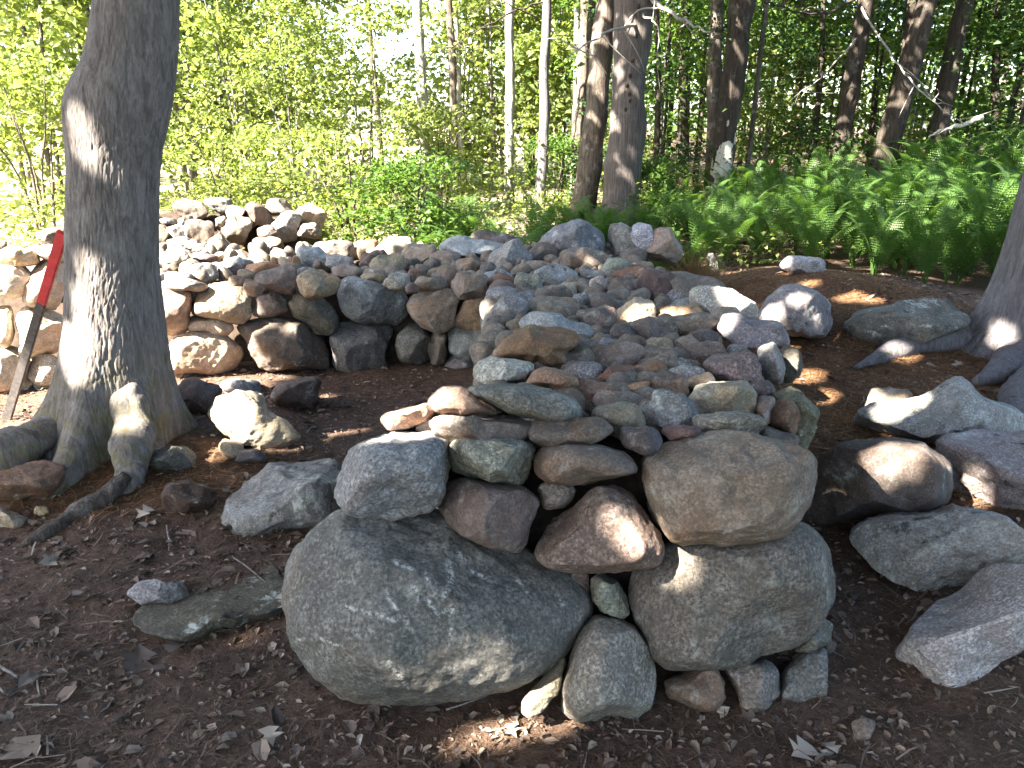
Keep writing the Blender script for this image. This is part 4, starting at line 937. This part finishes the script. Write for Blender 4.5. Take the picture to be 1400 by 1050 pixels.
branch(o, base, [(1345,160,10.9),(1315,170,10.9),(1290,178,10.9),(1268,186,10.9)], .035, M['wood_bare'], 0, 10)

# ------------------------------------------------------------------ shrubs and saplings
for kind, px, Y, sc, lab in [
 ('bush_c', 560, 8.9, 1.0, 'green leafy shrub with thin stems behind the middle of the left arm'),
 ('bush_b', 470, 9.3, 1.0, 'low green shrub leaning over the wall right of the pale heap'),
 ('sap_b', 400, 10.6, .5, 'sunlit shrub directly behind the pale heap'),
 ('bush_b', 300, 10.2, .9, 'yellow green shrub between tree trunk and pale heap'),
 ('sap_a', 330, 11.4, .62, 'tall glowing shrub above the pale heap'),
 ('sap_b', 500, 11.2, .55, 'glowing shrub under the thin dark trunk'),
 ('bush_a', 40, 10.5, 1.1, 'blown out bright bush left of the big tree'),
 ('bush_b', 600, 12.4, 1.1, 'pale green bush at the foot of the bleached trunk'),
 ('bush_c', 765, 12.6, .9, 'small bush by the foot of the leaning brown trunk'),
 ('bush_c', 900, 10.6, .75, 'low yellowish bush by the dead grey trunk'),
 ('bush_c', 925, 8.9, .55, 'small light green seedling bush above the dry grass tuft')]:
    plant('shrub', kind, px, Y, sc, lab, 'shrub')
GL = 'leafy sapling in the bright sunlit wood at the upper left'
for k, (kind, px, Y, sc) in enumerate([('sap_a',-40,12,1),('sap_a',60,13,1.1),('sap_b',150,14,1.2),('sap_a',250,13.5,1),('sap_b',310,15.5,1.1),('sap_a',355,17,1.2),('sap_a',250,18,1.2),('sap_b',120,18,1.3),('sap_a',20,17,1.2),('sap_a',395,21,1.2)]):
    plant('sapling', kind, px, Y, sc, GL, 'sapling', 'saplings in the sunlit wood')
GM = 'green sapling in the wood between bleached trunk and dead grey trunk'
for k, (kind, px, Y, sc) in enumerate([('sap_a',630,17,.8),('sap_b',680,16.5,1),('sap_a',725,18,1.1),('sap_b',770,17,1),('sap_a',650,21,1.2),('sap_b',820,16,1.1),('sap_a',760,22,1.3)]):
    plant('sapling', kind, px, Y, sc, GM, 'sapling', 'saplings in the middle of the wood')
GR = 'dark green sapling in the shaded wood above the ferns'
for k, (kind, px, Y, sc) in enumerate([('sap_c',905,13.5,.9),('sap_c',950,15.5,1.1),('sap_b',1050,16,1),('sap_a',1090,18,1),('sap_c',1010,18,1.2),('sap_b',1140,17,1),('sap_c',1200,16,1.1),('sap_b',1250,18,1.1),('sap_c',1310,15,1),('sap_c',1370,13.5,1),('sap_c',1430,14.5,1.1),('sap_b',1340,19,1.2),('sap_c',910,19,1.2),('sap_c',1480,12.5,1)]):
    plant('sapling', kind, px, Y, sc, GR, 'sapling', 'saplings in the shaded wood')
for px, Y, sc, lab in [(905,12.2,.75,'dark evergreen sapling right of the dead grey trunk'), (1120,13.5,.9,'dark evergreen with drooping sprays above the middle ferns'), (1390,12.0,.95,'dark evergreen in the upper right corner')]:
    plant('evergreen_tree', 'ever', px, Y, sc, lab, 'evergreen')

# far woods: a mass nobody could count
def far_wood(name, mat, x0, x1, n, seed, gap=False, thr=-.10):
    r = np.random.default_rng(seed)
    Y = r.uniform(23, 48, n); x = r.uniform(x0, x1, n) * (Y / 35); z = r.uniform(0, 1, n) ** .8 * 15
    k = fbm(np.stack([x * .35, Y * .2, z * .45], 1), seed, 3) > thr
    if gap: k &= ~((x / Y > -.235) & (x / Y < -.05) & (z > 2.0 + 1.8 * np.abs(x / Y + .14) / .1))
    P = np.stack([x, Y, z + .8], 1)[k]
    V, Fc = leaves_mesh(P, r.uniform(.7, 1.3, len(P)) * .34, .6, .5, r=r)
    tag(obj(name, mesh_np(name, V, Fc, False), mat), kind='stuff')
far_wood('far_woods', M['leaf_bright'], -38, 4, 9000, 5, True, .10)
far_wood('far_woods', M['leaf_bright'], 2, 34, 26000, 6, False, -.1)
far_wood('far_woods', M['leaf_mid'], 1, 36, 26000, 8, False, -.6)
# the wood goes on beside and behind the place the picture is taken from
r = np.random.default_rng(19); n = 15000; s = r.uniform(0, 1, n); dd = r.uniform(0, 6, n); z = r.uniform(0, 1, n) * 4.5
x = np.where(s < .27, -14 - dd, np.where(s < .73, r.uniform(-18, 18, n), 13 + dd)); y = np.where((s >= .27) & (s < .73), -7 - dd, r.uniform(-10, 13, n))
V, Fc = leaves_mesh(np.stack([x, y, z + .2], 1), r.uniform(.7, 1.3, n) * .42, .6, .8, r=r)
tag(obj('far_woods', mesh_np('far_woods', V, Fc, False), M['leaf_dark']), kind='stuff')
r_ = np.random.default_rng(91); parts = []
for k in range(34):
    Y = r_.uniform(18, 40); x = r_.uniform(-.6, .75) * Y * .95
    if -.235 < x / Y < -.06 or (x > 0 and k % 2): continue
    le = r_.normal(0, .25); P = np.array([[x, Y, .4], [x + le * .3, Y, 3], [x + le, Y, 8], [x + le * 1.4, Y, 14]]); q = r_.uniform(.05, .14)
    parts.append(tube(smooth_path(P, 3), np.linspace(q, q * .5, 10), 7))
V, Fc = join(parts); tag(obj('far_woods', mesh_np('far_trunks', V, Fc), M['bark_brown']), kind='stuff')

# ------------------------------------------------------------------ ferns
def frond_mesh(seed):
    r = np.random.default_rng(seed); n = 30; V, T = [], []
    def pt(t):
        return np.array([.62 * t ** 1.35, .03 * math.sin(3 * t + seed), .98 * math.sin(min(1.0, t * .93) * 1.62 ) - .10 * t ** 3])
    ts = np.linspace(0, 1, 14); P = np.array([pt(t) for t in ts])
    tv, tf = tube(P, np.linspace(.006, .0015, 14), 4); V.append(tv); T.append(tf); off = len(tv)
    for k in range(n):
        t = .16 + .84 * (k + .3) / n
        c = pt(t); tan = pt(min(1, t + .02)) - pt(t - .02); tan /= np.linalg.norm(tan)
        L = .205 * math.sin(math.pi * min(1, .12 + .88 * (1 - (t - .16) / .84)) ** .8 * .5 + 0) * (1 - .0 * t) * r.uniform(.9, 1.08)
        L = .185 * ((1 - (t - .16) / .86) ** .75) * min(1, .45 + 2.2 * (t - .16)) * r.uniform(.9, 1.08)
        for s in (-1, 1):
            side = np.array([0, s, 0.0]); d = side * .92 + tan * .38 + np.array([0, 0, -.12]); d /= np.linalg.norm(d)
            nn = np.cross(tan, side); m_ = max(3, int(round(L / .024)))
            w = .0105
            for q in range(m_):
                u0, u1 = q / m_, (q + 1) / m_; a, b = c + d * L * u0, c + d * L * u1; a = a + np.array([0, 0, -.25 * (L * u0) ** 2 * 3]); b = b + np.array([0, 0, -.25 * (L * u1) ** 2 * 3])
                lw = w * (1.15 - .9 * u0) + .004
                pd = np.cross(d, nn); pd /= np.linalg.norm(pd)
                mid_ = (a + b) / 2
                vs = [a, b, mid_ + d * .006 + pd * lw, mid_ + d * .006 - pd * lw]
                V.append(np.array(vs)); T.append(np.array([[0, 1, 2], [1, 0, 3]]) + off); off += 4
    V = np.vstack(V); Fc = np.vstack(T)
    me = mesh_np('frond', V, Fc, False); me.materials.append(M['fern']); return me
FR = [frond_mesh(k) for k in range(4)]
def fern(x, y, sc, nfr, label, group, seed, lean=None):
    r = np.random.default_rng(seed)
    o = thing('fern', (x, y, gz(x, y) - .02), label, 'fern', group)
    for k in range(nfr):
        f = obj('frond', FR[r.integers(4)], None, o)
        f.rotation_euler = (r.normal(0, .12), r.uniform(-.38, .28), k * 6.283 / nfr + r.uniform(-.4, .4)); s = sc * r.uniform(.75, 1.12); f.scale = (s, s, s)
    return o
GF = 'tall green fern clump in the dense fern bed under the shaded trees'
r_ = np.random.default_rng(15); nf = 0
for row, Y in enumerate([7.45, 7.8, 8.2, 8.6, 9.1, 9.6, 10.2, 10.9, 11.7]):
    xa = np.interp(Y, [7.45, 7.9, 8.35, 9.4, 11.5], [3.4, 2.9, 2.4, 2.1, 2.0]); xb = Y * .68 + .3
    x = xa
    kx = 0; ORD = 'first second third fourth fifth sixth seventh eighth ninth tenth eleventh twelfth thirteenth fourteenth fifteenth'.split()
    while x < xb:
        fern(x + r_.uniform(-.12, .12), Y + r_.uniform(-.2, .2), float(np.interp(x / Y, [.22, .48], [.58, 1.0])) * (r_.uniform(.74, 1.0) * (1 + .03 * row) if row else r_.uniform(.6, .8)), 11, (ORD[kx] + ' fern clump from the left in the front row of the fern bed') if row == 0 else GF, None if row == 0 else 'ferns of the shaded bed', 200 + nf); nf += 1; kx += 1; x += r_.uniform(.36, .50)
GS = 'low bright fern clump in the strip behind the wall top'
for k in range(44):
    Y = r_.uniform(7.7, 9.8); x = r_.uniform(-1.2, 2.4)
    fern(x, Y, r_.uniform(.52, .80), 9, GS, 'ferns behind the wall top', 400 + k)
p = gp(1268, 470); fern(p[0], p[1], .26, 7, 'small pale fern sprouting over the right tree root', None, 501)
p = gp(1195, 498); fern(p[0], p[1], .14, 6, 'tiny fern at the foot of the long dark boulder', None, 502)
p = gp(1060, 338); fern(p[0], p[1], .30, 7, 'single yellow green fern at the front edge of the rusty needles', None, 503)

# ------------------------------------------------------------------ overhead crowns: unseen leaf layer added to block the sun, holed for sun spots
def uv(P): return np.array([P[0] - SUN[0] / SUN[2] * P[2], P[1] - SUN[1] / SUN[2] * P[2]])
spots = []
bpy.context.view_layer.update(); DG = bpy.context.evaluated_depsgraph_get()
def spot(px, py, r):
    """A patch of sun on whatever surface is seen at that pixel."""
    d = ray(px, py); ok, loc, *_ = scene.ray_cast(DG, Vector(tuple(CAM + d * .3)), Vector(tuple(d)).normalized(), distance=60)
    if ok: spots.append((*uv(np.array(loc)), r))
for px, py, r in [
 # left tree and its foot
 (179,577,.05),(190,540,.06),(160,505,.06),(195,470,.08),(168,440,.05),(185,410,.05),(203,520,.08),(200,265,.04),(160,235,.03),(110,155,.012),
 # pale rock, wall face behind the tree
 (310,565,.10),(295,585,.07),(282,405,.14),(285,448,.13),(255,480,.16),(298,480,.09),(330,420,.03),(400,447,.03),(235,420,.05),
 # pier end
 (508,905,-.012),(700,892,.008),(735,955,.03),(722,970,.03),(864,724,.036),(882,744,.026),(905,682,.0),
 # litter and needles
 (695,1000,.03),(640,1015,.02),(1080,470,.07),(1100,515,.08),(1125,545,.07),(1090,500,.05),(1160,405,.09),(1188,410,.07),(1105,388,.06),(440,545,.035),(1150,712,.04),(1230,622,.05),(1200,640,.035),(1070,360,.05),(940,345,.07),(480,565,.03),(240,575,.06),(1130,460,.04),
 # wall top
 (560,575,.07),(600,560,.06),(540,583,.06),(868,432,.035),(920,428,.04),(992,438,.04),(470,340,.06),(520,338,.06),(660,430,.03),
 # boulders at the right
 (1235,547,.09),(1218,562,.06),(1190,545,.04),(1300,640,.035),(1335,668,.035),(1370,460,.05),(1230,480,.05),(1290,175,.0)]: spot(px, py, r)
spots = np.array(spots)
def in_poly(x, y, poly):
    poly = np.array(poly); c = np.zeros(len(x), bool); j = len(poly) - 1
    for i in range(len(poly)):
        xi, yi = poly[i]; xj, yj = poly[j]
        c ^= ((yi > y) != (yj > y)) & (x < (xj - xi) * (y - yi) / (yj - yi + 1e-12) + xi); j = i
    return c
SHADE = [(-4.5, -2), (-4.2, 3.0), (-2.6, 3.85), (-1.75, 4.4), (-1.45, 5.0), (-1.45, 6.0), (-1.1, 6.8), (.2, 7.4), (.5, 8.6), (.6, 10.0), (1.3, 11.2), (4, 14), (9, 16.5), (14, 13), (10, -2)]
rc = np.random.default_rng(33)
N = 95000                                                   # broad leaves everywhere, small sprays round every gap
u = rc.uniform(-5, 14, N); v = rc.uniform(-2.5, 16.5, N); sz = rc.uniform(.20, .32, N)
k_ = rc.integers(0, len(spots), 80000); ang = rc.uniform(0, 6.283, 80000); q_ = .62 * np.sqrt(rc.random(80000))
u = np.concatenate([u, spots[k_, 0] + np.cos(ang) * q_]); v = np.concatenate([v, spots[k_, 1] + np.sin(ang) * q_]); sz = np.concatenate([sz, rc.uniform(.08, .13, 80000)])
h = rc.uniform(5.4, 7.6, len(u))
keep = in_poly(u, v, SHADE)
keep &= rc.random(len(u)) < np.where((u > 2.2) & (v > 7.8), .16, 1.0)
for su, sv, sr in spots:
    d2 = (u - su) ** 2 + (v - sv) ** 2 - ((u - su) * SUN[0] + (v - sv) * SUN[1]) ** 2
    keep &= d2 > (sr * 1.1 + .38 * sz) ** 2
u, v, h, sz = u[keep], v[keep], h[keep], sz[keep]
P = np.stack([u + SUN[0] / SUN[2] * h, v + SUN[1] / SUN[2] * h, h], 1)
V, Fc = leaves_mesh(P, sz, .95, .4, .05, .08, rc)
side = P[:, 0] < .2
for flag, tr, bs in ((True, tree_l, tbase), (False, tree_r, RB)):
    m_ = np.repeat(side == flag, 5); idx = np.cumsum(m_) - 1
    fs = Fc[m_[Fc[:, 0]]]
    c = obj('unseen_crown', mesh_np('unseen_crown', V[m_] - np.array(bs), idx[fs], False), M['leaf_shade_layer'], tr); c['kind'] = 'stuff'  # added sun-blocking leaf layer, split and hung on the two trees

# ------------------------------------------------------------------ litter on the ground
r_ = np.random.default_rng(55)
def blocked(x, y):
    return ((x > -.45) & (x < np.interp(y, [2, 5.3], [.78, 1.05])) & (y > 1.95) & (y < 5.4)) | ((y > 5.45) & (y < 7.3) & (x < 1.0) & (x > -4.2))
def scatter(n, x0, x1, y0, y1, pw=1.0, dens=None):
    x = r_.uniform(x0, x1, n); y = y0 + (y1 - y0) * r_.random(n) ** pw
    k = ~blocked(x, y) & (np.abs(x) < .75 * y + .6)
    if dens is not None: k &= r_.random(n) < dens(x, y)
    return x[k], y[k]
def scatter_leaves(name, mat, n, size, area, pw, lift, shape='oval', dens=None, tilt=.35):
    x, y = scatter(n, *area, pw, dens); z = ground(x, y) + r_.uniform(.002, lift, len(x))
    V, Fc = leaves_mesh(np.stack([x, y, z], 1), size * np.exp(r_.normal(0, .38, len(x))), r_.uniform(.45, .7), tilt, .08, .12, r_, shape)
    return tag(obj(name, mesh_np(name, V, Fc, False), mat), kind='stuff')
lowduff = lambda x, y: np.clip(1.0 - .5 * duff_mask(x, y), 0, 1)
scatter_leaves('leaf_litter', M['litter'], 46000, .019, (-4, 4, 1.2, 8), 1.7, .012, 'round', lowduff)
scatter_leaves('leaf_litter', M['litter'], 2400, .042, (-4, 4, 1.2, 7.5), 1.5, .018, 'round', lowduff, .28)
scatter_leaves('leaf_litter', M['litter_purple'], 2000, .040, (-3.5, 3.5, 1.2, 6.5), 1.4, .018, 'round', lambda x, y: np.clip(.25 + .9 * fbm2(x * 1.6, y * 1.6, 88, 2), .03, 1) * lowduff(x, y), .25)
scatter_leaves('leaf_litter', M['litter_pale'], 1700, .020, (-3.5, 3.5, 1.2, 7), 1.3, .018, 'round', lambda x, y: np.clip(.3 + .8 * fbm2(x * 1.2, y * 1.2, 97, 2), .05, 1))
scatter_leaves('leaf_litter', M['litter_pale'], 5000, .07, (-6, 3, 7.6, 12), 1.0, .02, 'oval', lambda x, y: dry_mask(x, y) * .9 + .05)
def strips(name, mat, n, L, w, area, pw, lift, dens=None, curl=.25, up=.12):
    x, y = scatter(n, *area, pw, dens); n = len(x); z = ground(x, y) + r_.uniform(.001, lift, n)
    a = r_.uniform(0, 6.283, n); l = r_.uniform(.4, 1.3, n) * L / 2; ww = r_.uniform(.6, 1.3, n) * w / 2; t = r_.normal(0, up, n); cv = r_.normal(0, curl, n) * l
    ca, sa = np.cos(a), np.sin(a)
    C0 = np.stack([x, y, z], 1); D = np.stack([ca, sa, t], 1) * l[:, None]; S = np.stack([-sa, ca, 0 * a], 1)
    m_ = C0 + S * cv[:, None] + np.array([0, 0, .3]) * np.abs(cv)[:, None]
    V = np.stack([C0 - D - S * ww[:, None], C0 - D + S * ww[:, None], m_ - S * ww[:, None], m_ + S * ww[:, None], C0 + D - S * ww[:, None] * .5, C0 + D + S * ww[:, None] * .5], 1).reshape(-1, 3)
    T = np.array([[0, 2, 3], [0, 3, 1], [2, 4, 5], [2, 5, 3]]); Fc = (T[None] + (np.arange(n) * 6)[:, None, None]).reshape(-1, 3)
    return tag(obj(name, mesh_np(name, V, Fc, False), mat), kind='stuff')
strips('pine_needles', M['needle'], 110000, .085, .0034, (-2.6, 4.6, 1.3, 8.3), .9, .014, duff_mask)
strips('pine_needles', M['needle_dark'], 120000, .065, .0018, (-3.6, 3.4, 1.2, 6.5), 1.5, .012, lambda x, y: .6 * lowduff(x, y))
strips('forest_debris', M['litter'], 1600, .10, .005, (-3.6, 3.6, 1.2, 7), 1.5, .014, None, .12, .05)
strips('forest_debris', M['litter_pale'], 160, .11, .005, (-3.4, 3.4, 1.2, 6), 1.5, .02, None, .1, .08)
x, y = scatter(15000, -7, 3.5, 7.6, 14); k = fbm2(x * .7, y * .7, 14, 3) > -.05; x, y = x[k], y[k]
V, Fc = leaves_mesh(np.stack([x, y, ground(x, y) + .05 + .35 * r_.random(len(x)) ** 1.5], 1), r_.uniform(.04, .09, len(x)), .6, .6, r=r_)
tag(obj('undergrowth', mesh_np('undergrowth', V, Fc, False), M['leaf_bright']), kind='stuff')
# tuft of dry grass beside the round stone and scattered dry blades on the needles
P0 = at_y(952, 345, 6.85); n = 240
a = r_.uniform(0, 6.283, n); q = np.abs(r_.normal(0, .10, n)); parts = []
for k in range(n):
    b = P0 + np.array([math.cos(a[k]) * q[k], math.sin(a[k]) * q[k], 0]); b[2] = gz(b[0], b[1]); L = r_.uniform(.15, .42); o_ = r_.normal(0, .15, 2)
    pth = np.array([b, b + np.array([o_[0] * .4, o_[1] * .4, L * .6]), b + np.array([o_[0], o_[1], L])]); parts.append(tube(pth, [.0028, .002, .0008], 3, cap=False))
V, Fc = join(parts); tag(obj('dry_grass', mesh_np('dry_grass', V, Fc, False), M['drygrass']), kind='stuff')
# single leaves and twigs one can point at
def one_leaf(px, py, size, mat, label, rot, shape='lobed', tilt=.25):
    P = gp(px, py); rr = np.random.default_rng(int(px * 3 + py))
    V, Fc = leaves_mesh(np.array([[0, 0, .0]]), [size], .55, tilt, .15, .1, rr, shape)
    o = obj('fallen_leaf', mesh_np('fallen_leaf', V, Fc, True), mat, None, P + np.array([0, 0, .016])); o.rotation_euler.z = rot
    return tag(o, label, 'leaf')
one_leaf(372, 1012, .065, M['litter_pale'], 'pale star shaped fallen leaf near the bottom left of the boulder', .4)
one_leaf(70, 772, .10, M['litter_pale'], 'large pale crumpled leaf at the end of the thin root', 1.2)
one_leaf(198, 705, .085, M['litter_pale'], 'pale curled leaf between the roots and the half buried boulder', 2.1)
one_leaf(200, 770, .07, M['litter_purple'], 'grey curled leaf on dark litter above the low stone tip', 2.9)
one_leaf(245, 888, .11, M['litter_purple'], 'broad brownish leaf lying open below the mossy sunken boulder', 3.4)
one_leaf(190, 905, .12, M['litter_purple'], 'broad purple grey leaf left of the open brownish leaf', .2)
one_leaf(372, 835, .12, M['litter_pale'], 'wide tan leaf tucked against the left side of the huge boulder', 1.0)
one_leaf(525, 968, .085, M['litter_pale'], 'narrow tan leaf upright under the huge boulder', 1.9, 'oval', .8)
one_leaf(1095, 1035, .09, M['litter_pale'], 'yellowish tan leaf at the bottom under the corner stones', .8)
one_leaf(1137, 1028, .05, M['litter_pale'], 'small whitish leaf right of the yellowish one', 2.4)
one_leaf(700, 1005, .05, M['litter_pale'], 'small tan leaf in front of the pale sliver', 2.0)
one_leaf(1018, 985, .06, M['litter'], 'brown leaf under the middle corner stone', .3)
def twig(pts, r0, label):
    P = [gp(*p) + np.array([0, 0, .012]) for p in pts]; b = P[0]
    V, Fc = tube(smooth_path(np.array(P), 4), np.linspace(r0, r0 * .5, (len(P) - 1) * 4 + 1), 6, .2, 3)
    tag(obj('twig', mesh_np('twig', V - b, Fc), M['twig_pale'], None, b), label, 'twig')
twig([(0,915),(14,923),(26,931)], .006, 'short pale twig at the left edge on dark litter')
twig([(228,722),(232,745),(231,756)], .004, 'thin pale stalk standing in litter left of the half buried boulder')
twig([(318,765),(340,780),(375,810)], .003, 'thin bent twig running down to the huge boulder')
twig([(610,975),(640,965),(668,955)], .003, 'thin straw coloured twig in the sun spot by the boulder')
